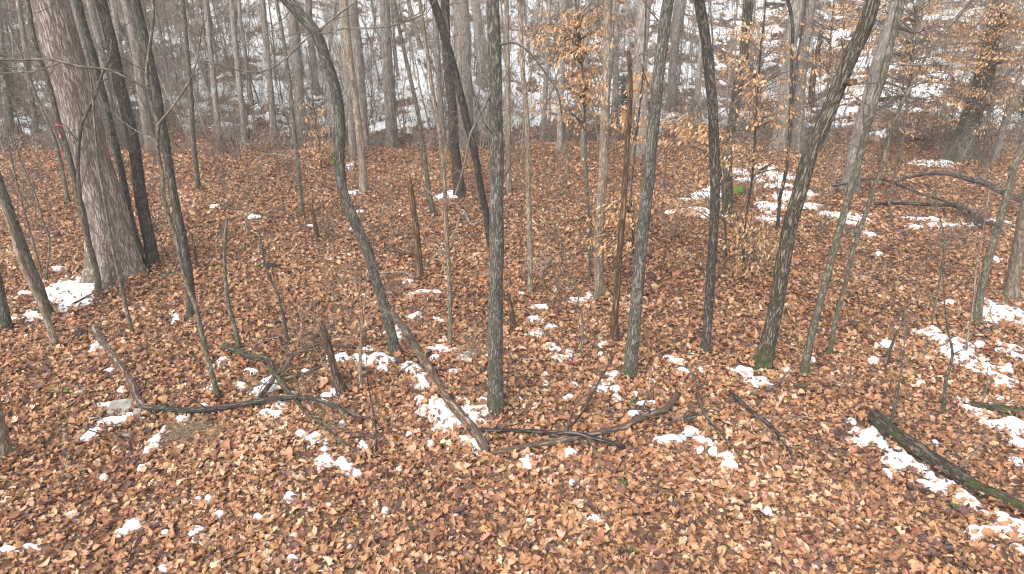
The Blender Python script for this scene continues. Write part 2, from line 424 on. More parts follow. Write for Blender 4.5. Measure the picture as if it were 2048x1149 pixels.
# ------------------------------------------------------------------ snow
# each patch: label, list of blobs (px, py, half width px, half height px)
PATCHES = [
 ('broad snow patch beside the foot of the thick pale trunk', [(150,572,56,20),(182,558,24,22),(112,590,34,16),(140,602,34,10),(168,585,30,14),(95,602,24,10),(190,575,18,14)]),
 ('thin snow patch at the left edge behind the twin leaning trunks', [(60,632,28,7),(20,640,20,8),(45,588,12,4),(115,541,14,5)]),
 ('small snow patch left of the grey trunk with a green stem before it', [(356,637,17,7),(372,630,8,6)]),
 ('narrow snow strip along the broken brown log at left', [(198,688,9,9),(205,702,8,8),(228,741,10,7),(247,778,11,8)]),
 ('snow rim around the flat grey stone', [(238,841,34,5),(258,832,14,4),(222,812,20,4),(212,845,12,6)]),
 ('compact snow patch left of the straw clump beyond the small stone', [(186,868,14,9),(178,876,10,5)]),
 ('slanting snow strip on the left of the straw clump', [(318,880,13,9),(308,895,13,9),(298,906,9,5),(283,942,12,8),(298,930,8,5),(325,865,5,6)]),
 ('oval snow patch in the bottom left corner', [(52,1102,32,8),(14,1100,10,5)]),
 ('snow strip under the crossing branches behind the long grey pole', [(470,772,22,5),(432,775,12,6),(536,768,17,12),(520,785,20,9),(545,780,8,12),(500,745,14,5)]),
 ('snow lumps along the front of the long grey pole', [(528,832,12,7),(550,830,14,7),(524,800,12,4),(560,812,14,5),(360,840,9,4)]),
 ('snow strip on the litter below the long grey pole at left centre', [(608,868,14,6),(628,878,15,7),(645,900,12,8),(640,885,14,9),(650,920,14,11),(660,928,8,6)]),
 ('snow patch at the lower end of the snow strip at left centre', [(690,932,20,8),(703,946,13,6),(683,922,8,5)]),
 ('snow band left of the curved trunk foot', [(692,716,34,10),(725,722,26,8),(752,712,24,8),(770,722,16,7),(738,700,18,5),(765,736,12,6)]),
 ('snow wedge between the curved trunk and the rotten log', [(792,660,7,16),(797,680,7,14),(775,660,5,12)]),
 ('snow beside the foot of the ragged leaning stub', [(668,784,13,13),(660,796,16,8),(642,770,8,5),(625,803,14,5),(648,812,8,5)]),
 ('long snow strip on the left side of the rotten log', [(815,735,12,8),(838,745,18,9),(845,768,18,14),(830,752,10,8),(838,800,10,6)]),
 ('wide snow patch on the left side of the rotten log end', [(868,815,24,11),(880,830,24,12),(900,850,24,12),(858,828,18,6),(925,880,14,7),(940,888,20,9),(962,905,10,9),(948,900,14,8)]),
 ('snow patch between the rotten log and the straight central trunk', [(955,818,30,12),(932,800,16,7),(972,806,12,12),(962,848,18,9),(940,838,14,12),(975,830,8,6)]),
 ('snow scraps behind the rotten log', [(885,702,16,9),(875,716,13,7),(860,700,8,4),(922,718,16,6),(940,708,12,5),(905,745,9,5)]),
 ('snow patch by the little brown stump right of centre', [(1066,642,17,7),(1070,665,17,9),(1062,618,8,3),(1084,615,14,4),(1102,655,9,4)]),
 ('snow patch at the foot of the tan trunk with a mossy base', [(1165,600,24,6),(1178,596,12,8),(1160,606,12,4)]),
 ('ragged snow patch in the litter right of the central trunk', [(1112,700,16,7),(1125,715,22,6),(1105,690,12,4),(1138,705,8,4)]),
 ('snow scraps left of the grey trunk with the green foot', [(1185,772,14,7),(1205,765,18,8),(1222,755,12,9),(1232,780,14,8),(1238,798,12,7),(1205,780,14,6),(1138,798,12,5),(1150,773,10,5),(1085,768,10,5),(1095,748,10,5)]),
 ('snow lump behind the crooked brown log', [(1306,826,11,8),(1266,830,12,7),(1290,808,20,4),(1255,838,8,4)]),
 ('snow strip left of the thin sloping pole at lower right', [(1380,866,12,7),(1398,882,13,6),(1420,890,16,8),(1430,905,14,8),(1448,915,18,10),(1462,928,12,7),(1400,900,10,6)]),
 ('snow scrap left of the lower right snow strip', [(1320,886,11,5),(1340,880,14,5),(1360,881,10,5)]),
 ('snow patch at the foot of the furrowed leaning trunk', [(1494,745,20,8),(1508,762,20,7),(1520,770,14,5),(1484,736,12,6)]),
 ('snow scraps left of the slim dark mossy footed trunk', [(1350,722,14,7),(1390,712,14,6),(1340,716,12,4),(1365,743,14,5),(1405,742,10,4)]),
 ('snow scraps below the crossed poles at bottom centre', [(1046,925,10,9),(1058,916,14,6),(1052,938,8,6),(1140,910,12,6),(1132,918,10,5),(1100,886,16,6),(1118,869,20,4)]),
 ('big snow strip along the mossy log at lower right', [(1712,868,13,8),(1722,885,20,11),(1745,880,22,12),(1765,898,24,12),(1785,918,22,10),(1810,925,20,8),(1832,935,18,7),(1790,938,12,6),(1748,860,10,7),(1775,950,8,7)]),
 ('snow patch beside the middle of the mossy log', [(1860,952,14,8),(1878,965,20,9),(1862,972,20,8),(1845,968,14,5),(1890,975,14,6),(1876,985,10,6)]),
 ('snow strip along the lower end of the mossy log', [(1930,1000,16,6),(1945,1010,18,7),(1955,1018,14,5),(1925,990,10,6)]),
 ('snow by the bottom right corner below the mossy log', [(1995,1030,20,7),(2020,1050,24,8),(2040,1058,16,8),(1990,1062,18,6),(1945,1065,22,8),(1920,1068,12,5),(1948,1078,12,7),(1986,1094,10,8)]),
 ('large snow patch beyond the slim trunk at the right edge', [(2000,625,44,12),(2030,630,30,14),(1985,640,30,8),(2040,648,24,8),(1905,608,12,4)]),
 ('long snow strip through the litter at right', [(1880,682,24,6),(1912,690,26,8),(1905,705,26,7),(1935,718,26,8),(1960,735,26,8),(1985,752,20,7),(2010,770,22,6),(1850,668,12,5),(1865,658,10,4)]),
 ('snow scraps at the right edge above the short log', [(2020,700,24,7),(2038,715,14,8),(2000,690,12,5),(2010,735,16,5),(1962,690,12,4)]),
 ('snow around the short log at the right edge', [(1935,802,14,8),(1950,818,16,10),(1968,830,18,7),(2000,850,24,7),(2030,862,20,9),(2020,845,20,6),(1932,818,10,6),(2035,885,14,6),(2030,925,12,6)]),
 ('snow patch between the mossy stump and the furrowed leaning trunk', [(1545,415,22,11),(1570,402,20,9),(1530,440,18,6),(1595,388,30,6),(1555,372,22,4),(1612,412,24,5)]),
 ('snow strip below the small twisted branches right of the furrowed trunk', [(1690,435,40,6),(1720,440,20,5),(1655,430,20,5),(1700,448,18,4)]),
 ('snow strips left of the mossy stump', [(1415,392,34,4),(1385,400,30,3),(1400,420,40,5),(1420,432,30,4),(1350,425,24,3),(1430,380,20,3)]),
 ('snow at the foot of the slope behind the mossy stump', [(1490,345,30,6),(1530,350,34,6),(1500,360,28,5),(1560,356,30,6),(1525,335,28,4)]),
 ('snow under the fallen branches at right', [(1850,440,36,3),(1890,452,40,4),(1930,450,30,3),(1830,455,14,3),(2000,445,24,3)]),
 ('snow strip at the foot of the thick mossy trunk at right', [(1870,328,28,4),(1900,326,24,4)]),
 ('snow patch at the foot of the dark plum coloured trunk', [(890,392,24,4),(905,388,12,4),(875,397,12,3)]),
 ('snow scraps at the foot of the pale trunk right of the curved one', [(705,388,16,3),(718,384,10,3),(700,397,8,2),(700,333,8,4)]),
 ('thin snow scraps in the litter beyond the dead snag', [(828,632,14,5),(815,565,8,4),(858,585,24,3),(820,592,10,4),(872,640,14,4)]),
]
BITS = [(268,1052,14,7),(245,1068,9,4),(333,1069,11,4),(391,1004,9,8),(395,1061,16,5),(384,1070,9,4),(416,1001,5,4),(440,1032,7,5),(520,1036,15,7),(548,1037,10,4),(578,998,9,7),(145,1031,10,5),(205,960,8,5),(18,1130,5,3),
 (327,1143,8,5),(390,1083,10,4),(1190,1043,13,6),(1058,1047,6,5),(1427,1068,7,4),(1145,966,8,6),(1102,970,4,4),(1535,1025,8,5),(2035,1100,8,5),(585,1120,10,5),(725,890,7,6),(734,900,6,4),(795,941,8,5),
 (857,890,8,5),(818,870,5,4),(770,1025,6,4),(912,1035,5,3),(700,1100,6,4),(1660,845,8,6),(1668,862,7,7),(1648,880,6,6),(1701,845,11,4),(1702,905,8,5),(1735,905,7,4),(1645,770,5,5),(1790,775,12,5),(1775,690,16,5),(1745,722,12,5),
 (1700,655,12,4),(1735,660,10,4),(1555,790,10,4),(1575,745,10,5),(1625,720,9,4),(1725,780,10,5),(1870,700,9,5),(1860,735,12,5),(1840,770,12,5),(1870,890,6,4),(2000,1000,8,5),(1955,895,8,6),(2025,780,14,6),(2000,800,10,5),
 (1360,610,9,4),(1385,622,12,4),(1165,690,8,4),(1170,660,8,4),(1205,690,9,4),(1200,710,8,3),(1025,690,9,4),(1035,715,9,4),(1130,790,9,4),(1300,765,9,4),(1270,790,7,4),(1420,790,7,4),(1580,600,8,3),(1440,655,8,3),
 (1760,510,6,4),(1740,470,14,4),(1745,480,10,3),(1905,495,14,3),(1870,470,20,3),(1990,520,9,3),(1960,600,9,3),(1910,590,8,3),(1800,640,10,3),(1850,620,9,3),
 (620,455,12,3),(715,425,10,2),(475,360,18,2),(520,345,18,2),(1010,640,6,3),(1040,590,8,3),(705,460,7,2),(1030,600,7,4),(640,630,9,3),(650,600,8,3),(430,415,8,3),(505,435,12,3),(545,445,10,3),
 (1115,735,9,4),(1050,760,9,4),(1040,800,8,4),(1010,770,10,5),(1015,745,10,5),(1015,720,7,4),(1110,805,10,4),(680,850,10,6),(650,860,9,5),(690,862,10,4),(735,845,9,4),(600,800,8,4),(585,790,8,5),(445,725,9,6),(455,735,9,4),
 (490,745,9,4),(570,770,8,4),(610,745,10,5),(620,760,12,5),(640,720,16,5),(610,720,14,4),(460,815,9,4),(405,815,10,4),(430,812,8,3)]
def world_blob(b):
    P = ground(b[0], b[1]); D = depth_of(P)
    se = abs((P[2] - CAM_H) / np.linalg.norm(P - np.array([0, 0, CAM_H])))
    return (P[0], P[1], b[2] * D / FPX * 1.26, b[3] * D / FPX / se * 1.26)
def blob_mask(x, y, blobs):
    m = np.full(np.shape(x), -1.0)
    for bx, by, rx, ry in blobs:
        near = (np.abs(x - bx) < 2 * rx + .1) & (np.abs(y - by) < 2 * ry + .1)
        if near.any():
            q = 1 - np.sqrt(((x[near] - bx) / rx) ** 2 + ((y[near] - by) / ry) ** 2)
            m[near] = np.maximum(m[near], q)
    e = (fbm(x * 10, y * 8, 41, 4) - 0.5) * 1.8 + (fbm(x * 2.2, y * 2.2, 47, 2) - 0.5) * 0.6
    return np.where(m > -0.9, m + e, -1)
def hill_snow(x, y):
    """snow cover on the slope beyond the creek, drifted in level streaks"""
    a = x / np.maximum(y, 1)
    cover = 0.53 - 0.10 * sstep(-0.40, -0.58, a) + 0.10 * np.exp(-((a + 0.15) / 0.2) ** 2) - 0.02 * sstep(0.18, 0.5, a)
    s = fbm(x * 0.5, y * 1.3, 71, 3) * 0.45 + fbm(x * 2.6, y * 6.0, 77, 4) * 0.55
    u = y - hill_foot(x)
    return (s - 1 + cover) * 5.0 * sstep(-0.6, 0.6, u) - (1 - sstep(-0.6, 0.6, u))
def sheet(mask_fn, x0, x1, y0, y1, res, thick):
    xs, ys = np.arange(x0, x1, res), np.arange(y0, y1, res)
    X, Y = np.meshgrid(xs, ys)
    M = mask_fn(X, Y)
    cell = np.maximum(np.maximum(M[:-1, :-1], M[1:, :-1]), np.maximum(M[:-1, 1:], M[1:, 1:])) > -0.05
    i, j = np.nonzero(cell)
    if len(i) == 0: return None
    nx = len(xs)
    F = np.stack([i * nx + j, i * nx + j + 1, (i + 1) * nx + j + 1, (i + 1) * nx + j], -1)
    used, inv = np.unique(F.ravel(), return_inverse=True)
    x, y, mm = X.ravel()[used], Y.ravel()[used], M.ravel()[used]
    z = terrain(x, y) + thick * sstep(-0.05, 0.30, mm) + thick * 0.35 * np.clip(mm, 0, 1.2) - 0.010 + 0.012 * (fbm(x * 9, y * 9, 53, 2) - 0.5)
    return np.stack([x, y, z], -1), inv.reshape(-1, 4)
def pieces(V, F):
    """connected pieces of a sheet, largest first"""
    lab = np.arange(len(V))
    while True:
        m = lab[F].min(1); new = lab.copy()
        np.minimum.at(new, F.ravel(), np.repeat(m, 4)); new = new[new]
        if (new == lab).all(): break
        lab = new
    fl = lab[F[:, 0]]; ids, cnt = np.unique(fl, return_counts=True)
    out = []
    for k in ids[np.argsort(-cnt)]:
        f = F[fl == k]; used, inv = np.unique(f.ravel(), return_inverse=True)
        out.append((V[used], inv.reshape(-1, 4)))
    return out
ALL_BLOBS = []
scraps = MB()
for label, blobs in PATCHES:
    wb = [world_blob(b) for b in blobs]; ALL_BLOBS += wb
    w = np.array(wb)
    res = 0.02 if w[:, 1].mean() < 9.5 else 0.035
    s = sheet(lambda x, y: blob_mask(x, y, wb), (w[:, 0] - 2 * w[:, 2]).min(), (w[:, 0] + 2 * w[:, 2]).max(), (w[:, 1] - 2 * w[:, 3]).min(), (w[:, 1] + 2 * w[:, 3]).max(), res, 0.034)
    if s is None: continue
    pc = pieces(*s)
    mb = MB(); mb.add(*pc[0])
    for q in pc[1:]: scraps.add(*q)
    tag(mb.build('snow_patch', 'snow', origin=(w[:, 0].mean(), w[:, 1].mean(), 0)), label, 'snow patch', 'snow patches on the forest floor')
mb = scraps
for b in [b for k_, b in enumerate(BITS) if k_ < 30 or k_ % 5 < 2]:
    wb = [world_blob((b[0], b[1], b[2] * .85, b[3] * .85))]; ALL_BLOBS += wb; bx, by, rx, ry = wb[0]
    s = sheet(lambda x, y: blob_mask(x, y, wb), bx - 2 * rx, bx + 2 * rx, by - 2 * ry, by + 2 * ry, 0.022, 0.045)
    if s is not None: mb.add(*s)
tag(mb.build('snow_scraps', 'snow'), 'tiny scraps of snow dotted over the leaf litter', 'snow', kind='stuff')
mb = MB()
mb.add(*sheet(hill_snow, -26, 26, 21, 40, 0.075, 0.06))
tag(mb.build('hillside_snow', 'snow'), 'streaky snow lying over the wooded slope', 'snow', kind='structure')

# ------------------------------------------------------------------ fallen leaves
def leaf_mesh(name, mat, kind, g, size=1.0):
    """one curled dead leaf lying along +x, about 1 unit long"""
    if kind == 'oak':
        t = [0, .10, .18, .27, .36, .46, .55, .66, .76, .88, 1.0]
        w = [.02, .12, .24, .12, .34, .17, .40, .18, .30, .17, .02]
    elif kind == 'maple':
        t = [0, .05, .16, .25, .36, .48, .58, .70, .82, 1.0]
        w = [.03, .30, .22, .50, .52, .22, .36, .16, .12, .01]
    elif kind == 'tulip':
        t = [0, .04, .22, .36, .52, .70, .86, .96, .90]
        w = [.04, .30, .50, .38, .28, .46, .42, .30, .01]
    else:
        t = [0, .12, .3, .5, .7, .86, 1.0]
        w = [.01, .15, .26, .30, .25, .14, .01]
    t = np.array(t); w = np.array(w) * g.uniform(.85, 1.15)
    wl_, wr = w * g.uniform(.85, 1.15, len(w)), w * g.uniform(.85, 1.15, len(w))
    cur, fold, tw = g.uniform(-1.3, 1.3), g.uniform(-.5, 1.7), g.uniform(-.9, .9)
    def pt(a, s):
        z = cur * (a - .5) ** 2 * .8 + fold * abs(s) ** 1.3 * .9 + tw * (a - .5) * s + g.normal(0, .018)
        return (a - .5, s * (1 - .25 * abs(fold)), z)
    V = []
    for a, l_, r in zip(t, wl_, wr):
        V += [pt(a, l_), pt(a, l_ * .5), pt(a, 0), pt(a, -r * .5), pt(a, -r)]
    F = [(i * 5 + k, i * 5 + k + 1, (i + 1) * 5 + k + 1, (i + 1) * 5 + k) for i in range(len(t) - 1) for k in range(4)]
    mb = MB(); mb.add(np.array(V) * size, F)
    return mb.mesh(name, mat)
g = np.random.default_rng(21)
KINDS = ['oak'] * 6 + ['maple'] * 4 + ['tulip'] * 3 + ['beech'] * 5
leaf_col = bpy.data.collections.new('leaf_shapes')
LEAF = []
for q, k in enumerate(KINDS):
    me = leaf_mesh('leaf', 'litter_leaf', k, g); LEAF.append(me)
    leaf_col.objects.link(bpy.data.objects.new('shape_%02d' % q, me))
for q in range(2):
    mb = MB(); twig(mb, (-1.2, 0, 0), (1, 0, 0), 2.6, 0.035, 1, g, 5, 0.0, 0.12, (1, 3))
    leaf_col.objects.link(bpy.data.objects.new('shape_%02d' % (len(KINDS) + q), mb.mesh('twig', 'twig')))
hill_col = bpy.data.collections.new('hill_leaf_shapes')
for q in range(5):                                    # small drifts of leaves for the far slope
    mb = MB()
    for _ in range(7):
        me = leaf_mesh('tmp', 'hill_leaf', ['oak', 'maple', 'beech'][g.integers(3)], g)
        v = np.empty(len(me.vertices) * 3, np.float32); me.vertices.foreach_get('co', v); v = v.reshape(-1, 3).astype(float)
        f = np.empty(len(me.polygons) * 4, np.int32); me.loops.foreach_get('vertex_index', f); f = f.reshape(-1, 4)
        bpy.data.meshes.remove(me)
        a = g.uniform(0, 6.28); b_ = g.normal(0, .35)
        v[:, 2] += v[:, 0] * math.sin(b_)
        v = np.stack([v[:, 0] * math.cos(a) - v[:, 1] * math.sin(a), v[:, 0] * math.sin(a) + v[:, 1] * math.cos(a), v[:, 2]], -1)
        mb.add(v + [g.uniform(-1.3, 1.3), g.uniform(-1.1, 1.1), g.uniform(0, .25)], f)
    hill_col.objects.link(bpy.data.objects.new('drift_%02d' % q, mb.mesh('leaf_drift', 'hill_leaf')))

def scatter_nodes(name, col):
    ng = bpy.data.node_groups.new(name, 'GeometryNodeTree')
    ng.interface.new_socket('Geometry', in_out='INPUT', socket_type='NodeSocketGeometry')
    ng.interface.new_socket('Geometry', in_out='OUTPUT', socket_type='NodeSocketGeometry')
    N, L = ng.nodes, ng.links
    gi, go = N.new('NodeGroupInput'), N.new('NodeGroupOutput')
    ci = N.new('GeometryNodeCollectionInfo'); ci.inputs['Collection'].default_value = col
    ci.inputs['Separate Children'].default_value = True; ci.inputs['Reset Children'].default_value = True
    ip = N.new('GeometryNodeInstanceOnPoints'); ip.inputs['Pick Instance'].default_value = True
    def named(nm, ty):
        k = N.new('GeometryNodeInputNamedAttribute'); k.data_type = ty; k.inputs['Name'].default_value = nm
        return [o for o in k.outputs if o.enabled and o.name == 'Attribute'][0]
    er = N.new('FunctionNodeEulerToRotation')
    L.new(named('rot', 'FLOAT_VECTOR'), er.inputs[0]); L.new(er.outputs[0], ip.inputs['Rotation'])
    L.new(named('scl', 'FLOAT'), ip.inputs['Scale']); L.new(named('pick', 'INT'), ip.inputs['Instance Index'])
    L.new(gi.outputs[0], ip.inputs['Points']); L.new(ci.outputs[0], ip.inputs['Instance'])
    L.new(ip.outputs[0], go.inputs[0])
    return ng
def scatter(name, pts, rot, scl, pick, col, mat):
    me = bpy.data.meshes.new(name)
    me.vertices.add(len(pts)); me.vertices.foreach_set('co', pts.astype(np.float32).ravel())
    me.attributes.new('rot', 'FLOAT_VECTOR', 'POINT').data.foreach_set('vector', rot.astype(np.float32).ravel())
    me.attributes.new('scl', 'FLOAT', 'POINT').data.foreach_set('value', scl.astype(np.float32))
    me.attributes.new('pick', 'INT', 'POINT').data.foreach_set('value', pick.astype(np.int32))
    me.materials.append(MATS[mat])
    o = bpy.data.objects.new(name, me); COL.objects.link(o)
    md = o.modifiers.new('scatter', 'NODES'); md.node_group = scatter_nodes(name, col)
    return o
# ------------------------------------------------------------------ standing trees
def px_path(pts, y0, dy=0.0):
    """picture points -> points in an upright plane at distance y0 (drifting by dy metres per point)"""
    return np.array([at_y(q[0], q[1], y0 + dy * k) for k, q in enumerate(pts)])
def widths(path, ws):
    return np.array([w * depth_of(p) / FPX / 2 for p, w in zip(path, ws)])
TREE_SEED = [100]; FEET = []; LOGS_AT = []
def tree(label, mat, pts, w0, w1, limbs=(), height=None, snag=0, twigs=3, flare=1.45, name='tree', cat='tree', twig_mat=None, group=None, twig_from=0.25, foot=True):
    TREE_SEED[0] += 1; sd_ = TREE_SEED[0]; g = np.random.default_rng(sd_)
    base = ground(*pts[0][:2])
    path = px_path(pts, base[1]); path[0] = base
    if height is None: height = np.clip(60 * w0 * depth_of(base) / FPX, 5.5, 17)
    seg = np.concatenate([[0], np.cumsum(np.linalg.norm(np.diff(path, axis=0), axis=1))])
    rad = widths(path, np.interp(seg / seg[-1], [0, 1], [w0, w1]))
    nvis = len(path)
    if not snag:                                   # carry the trunk on above the picture to its full height
        d = norm(path[-1] - path[-2]); p = path[-1].copy(); r = rad[-1]; ex = []; er = []
        rest = max(height - (p[2] - base[2]), 1.2); k = 7
        for q in range(k):
            d = norm(d + g.normal(0, .05, 3) + np.array([0, 0, .12])); p = p + d * rest / k
            ex.append(p.copy()); er.append(r * (1 - (q + 1) / k * 0.88))
        path = np.vstack([path, ex]); rad = np.concatenate([rad, er])
    rmax = rad[0]
    P, R = resample(path, rad, max(0.07, rmax * 0.55) if rmax < .2 else 0.09)
    arc = np.concatenate([[0], np.cumsum(np.linalg.norm(np.diff(P, axis=0), axis=1))])
    fl = rmax * 2.2 + 0.02
    R = R * (1 + (flare - 1) * np.exp(-arc / fl))
    if foot:
        P = np.vstack([P[0] - norm(P[1] - P[0]) * (0.12 + rmax * .5), P]); R = np.concatenate([[R[0] * 1.12], R])
    FEET.append((base[0], base[1], R[0]))
    root = thing(name, base, label, cat, group)
    mb = MB(); sides = int(np.clip(8 + rmax * 130, 7, 40))
    tube(mb, P, R, sides, rough=0.14 if rmax > .02 else 0.06, seed=sd_, cap=bool(snag), v0=-(0.12 + rmax * .5), jag=snag, lobe=.16 if rmax > .035 else 0)
    mb.build('trunk', mat, root, base)
    bm_ = MB(); made = False
    for lb in limbs:                               # limbs traced from the picture: (points, w0, w1[, drift])
        lp = px_path(lb[0], base[1] - 0.02, lb[3] if len(lb) > 3 else g.normal(0, .05))
        lp += np.concatenate([[np.zeros(3)], np.cumsum(g.normal(0, .012, (len(lp) - 1, 3)), axis=0)])
        L, LR = resample(lp, widths(lp, np.linspace(lb[1], lb[2], len(lp))), 0.09)
        if snag: bm_ = MB()
        tube(bm_, L, LR, 6, rough=.08, seed=sd_, cap=False); made = True
        for _ in range(max(2, len(lp) - 1)):
            i = g.integers(len(L) // 3, len(L) - 1); dd = norm(L[i + 1] - L[i])
            twig(bm_, L[i], dd + norm(np.cross(dd, g.normal(0, 1, 3))) * .8, g.uniform(.15, .5), LR[i] * .5, 1, g, 4, .05, .2, (1, 3))
        if snag: bm_.build('branch', twig_mat or 'twig', root, base)
    zs = P[:, 2] - base[2]
    for _ in range(0 if snag and limbs else twigs * (1 if snag else 2)):    # thin side branches in view
        zt = g.uniform(twig_from, 1.0) * min(4.6, zs[-1]); i = int(np.argmin(np.abs(zs - zt))); i = min(i, len(P) - 2)
        a = g.uniform(0, 6.28)
        twig(bm_, P[i], (math.cos(a), math.sin(a), g.uniform(.1, .8)), g.uniform(.35, 1.6), min(R[i] * .35, g.uniform(.004, .011)), 2, g, 4, .1, .2, (2, 4)); made = True
    if not snag:
        nb = int(np.clip(rest * .7, 3, 7))
        lo = np.argmin(np.abs(zs - min(max(path[nvis - 1][2] - base[2] + .4, zs[-1] * .45), zs[-1] * .8)))
        for _ in range(nb):
            i = g.integers(lo, len(P) - 2); a = g.uniform(0, 6.28)
            f = 1 - (zs[i] / zs[-1]) ** 2
            twig(bm_, P[i], (math.cos(a), math.sin(a), g.uniform(.3, 1)), (0.10 + .16 * f) * height, R[i] * .45, 2, g, 5, .08, .18, (2, 4)); made = True
    if made and not (snag and limbs): bm_.build('branches' if snag else 'crown', twig_mat or ('twig' if mat != 'bark_tan' else 'bark_tan'), root, base)
    return root, base, P, R

tulip, tb, tP, tR = tree('very thick pale trunk with finely furrowed bark standing at left', 'bark_tulip',
    [(236,553),(226,490),(206,400),(176,300),(155,200),(126,100),(98,0)], 75, 65, flare=1.4, height=20, twigs=0)
tree('mossy stem before the thick pale trunk, forking low into two', 'bark_olive', [(199,590),(193,545),(177,484),(165,420),(157,393),(136,306),(115,237),(101,181),(71,90),(56,10)], 12, 9,
    limbs=[([(161,405),(158,350),(157,303),(167,250),(188,195),(205,146),(217,115),(219,77)], 9, 4)])
tree('thin dark sapling crossing in front of the thick pale trunk', 'bark_olive', [(266,670),(258,637),(240,564),(223,484),(209,401),(198,334),(190,258),(186,202)], 7, 4, height=3.6, twigs=2)
tree('slim grey trunk just right of the thick pale trunk', 'bark_grey', [(281,520),(278,500),(265,457),(253,397),(244,348),(226,271),(209,198),(188,115),(174,70),(158,7)], 15, 12, twigs=2)
dk, dkb, _, _ = tree('nearly black trunk second to the right of the thick pale trunk', 'bark_dark', [(307,537),(299,484),(292,450),(281,390),(275,340),(265,278),(254,226),(240,174),(230,118),(216,56),(202,3)], 23, 21, twigs=2, flare=1.25)
tree('straight grey trunk crossed low down by a green stem', 'bark_grey', [(383,638),(383,610),(378,554),(369,495),(352,415),(343,366),(331,289),(320,226),(312,174),(299,122),(285,59),(273,10)], 16, 17, twigs=3)
tree('slender green-grey sapling leaning across the straight grey trunk', 'bark_olive', [(437,797),(432,777),(418,725),(404,669),(390,610),(369,554),(352,477),(329,404),(324,348),(315,296),(315,250),(299,195),(294,139),(306,45),(306,7)], 10, 6,
    limbs=[([(316,250),(348,209),(374,167),(386,125),(397,70),(399,52)], 5, 2, -.06), ([(298,178),(257,160),(212,141),(153,132),(97,118),(42,118),(0,117),(-60,110)], 5, 4, -.08), ([(122,126),(97,134),(70,141),(30,144),(-20,147)], 3.5, 2.5, -.05)], height=6, twigs=1)
tree('grey trunk leaning out at the left edge, behind a paler one', 'bark_grey', [(94,628),(80,578),(59,530),(38,474),(14,408),(-10,340)], 18, 16, twigs=1)
tree('pale tan trunk leaning out at the left edge, before a grey one', 'bark_tan', [(108,697),(107,676),(90,627),(70,582),(45,530),(24,460),(3,400),(-20,340)], 13, 11, twigs=1)
tree('trunk cut by the left edge beside a strip of snow', 'bark_grey', [(14,656),(6,615),(0,582),(-12,530)], 17, 15, twigs=0)
tree('mossy footed trunk cut by the left edge near the bottom corner', 'bark_tan', [(8,922),(2,880),(-4,845),(-16,780)], 26, 20, twigs=0)
tree('crooked bare pole with a broken top left of centre', 'bark_olive', [(480,706),(473,669),(456,603),(449,519),(453,443)], 10, 6, snag=.05, twigs=0, name='dead_pole', cat='dead tree')
tree('thin curved dead sapling left of the curved trunk', 'bark_grey', [(575,684),(568,638),(554,585),(533,540),(519,470)], 7, 4, snag=.03, twigs=2, name='dead_pole', cat='dead tree')
tree('tall curved grey trunk bending left with a tuft of moss halfway', 'bark_grey', [(793,712),(783,669),(770,617),(752,561),(735,502),(712,450),(690,396),(683,366),(679,313),(681,258),(674,195),(665,157),(651,118),(634,70),(606,35),(576,3)], 19, 22,
    limbs=[([(634,72),(600,62),(560,75),(535,78)], 3, 1.5), ([(770,617),(776,600),(782,588)], 4, 2), ([(634,64),(616,75),(578,111),(545,130),(512,139),(470,134),(418,118)], 4, 2.5, -.05), ([(634,64),(651,45),(707,0),(740,-30)], 4, 3, -.05), ([(636,68),(660,62),(693,54),(756,56),(801,45),(843,28),(848,5)], 4, 2.5, -.05)], twigs=3)
tree('straight dark grey trunk with a mossy foot in the centre', 'bark_grey', [(993,823),(991,780),(991,700),(992,600),(993,500),(993,400),(993,300),(990,140),(986,0)], 31, 26,
    limbs=[([(1000,90),(1024,87),(1048,96),(1080,129),(1104,164),(1118,195),(1125,244),(1130,289),(1128,335)], 5, 2.5, .05), ([(990,168),(975,195),(954,237),(933,268),(924,306),(912,355),(900,388)], 6, 3, -.03)], twigs=2, flare=1.25)
tree('blackish trunk leaning left behind the central trunk', 'bark_dark', [(985,505),(980,484),(973,432),(963,383),(951,313),(937,258),(923,198),(912,153),(898,104),(881,45),(867,3)], 12, 17, twigs=4)
tree('dark plum coloured trunk with a flared foot', 'bark_plum', [(921,391),(916,348),(909,296),(905,223),(898,157),(893,100),(890,0)], 20, 17, twigs=4, flare=1.5)
tree('pale tan trunk right of the curved grey one', 'bark_tan', [(729,385),(721,289),(710,195),(696,87),(690,10)], 15, 13, twigs=3)
tree('thin leaning stem between the curved trunk and the plum coloured trunk', 'bark_olive', [(867,431),(857,376),(846,296),(836,226),(818,146),(801,70),(787,3)], 10, 7, twigs=5)
tree('slender tan sapling just left of the central trunk', 'bark_tan', [(900,690),(900,606),(897,530),(893,467),(890,395),(886,331),(879,265),(867,195),(855,111),(844,35)], 9, 8, twigs=4, height=7)
tree('slim grey stem left of the curved trunk, standing by orange leaves', 'bark_olive', [(604,433),(601,387),(594,313),(587,250),(578,160),(568,87),(555,14)], 9, 7, twigs=4)
tree('reddish dead snag with a splintered top left of centre', 'dead_wood', [(839,561),(836,495),(829,432),(820,370)], 15, 11, snag=.12, twigs=0, name='dead_snag', cat='dead tree')
tree('short pointed brown stump in the middle distance', 'dead_wood', [(634,482),(630,450),(623,413)], 12, 5, snag=.1, twigs=0, name='stump', cat='stump')
tree('leaning broken stub with a ragged mossy top at left centre', 'old_log', [(686,790),(672,749),(660,705),(648,660)], 17, 12, snag=.10, twigs=5, name='dead_snag', cat='dead tree', twig_mat='twig_pale')
tree('little red-brown broken stump right of the central trunk', 'dead_wood', [(1028,664),(1024,630),(1018,594)], 13, 7, snag=.06, twigs=0, name='stump', cat='stump')
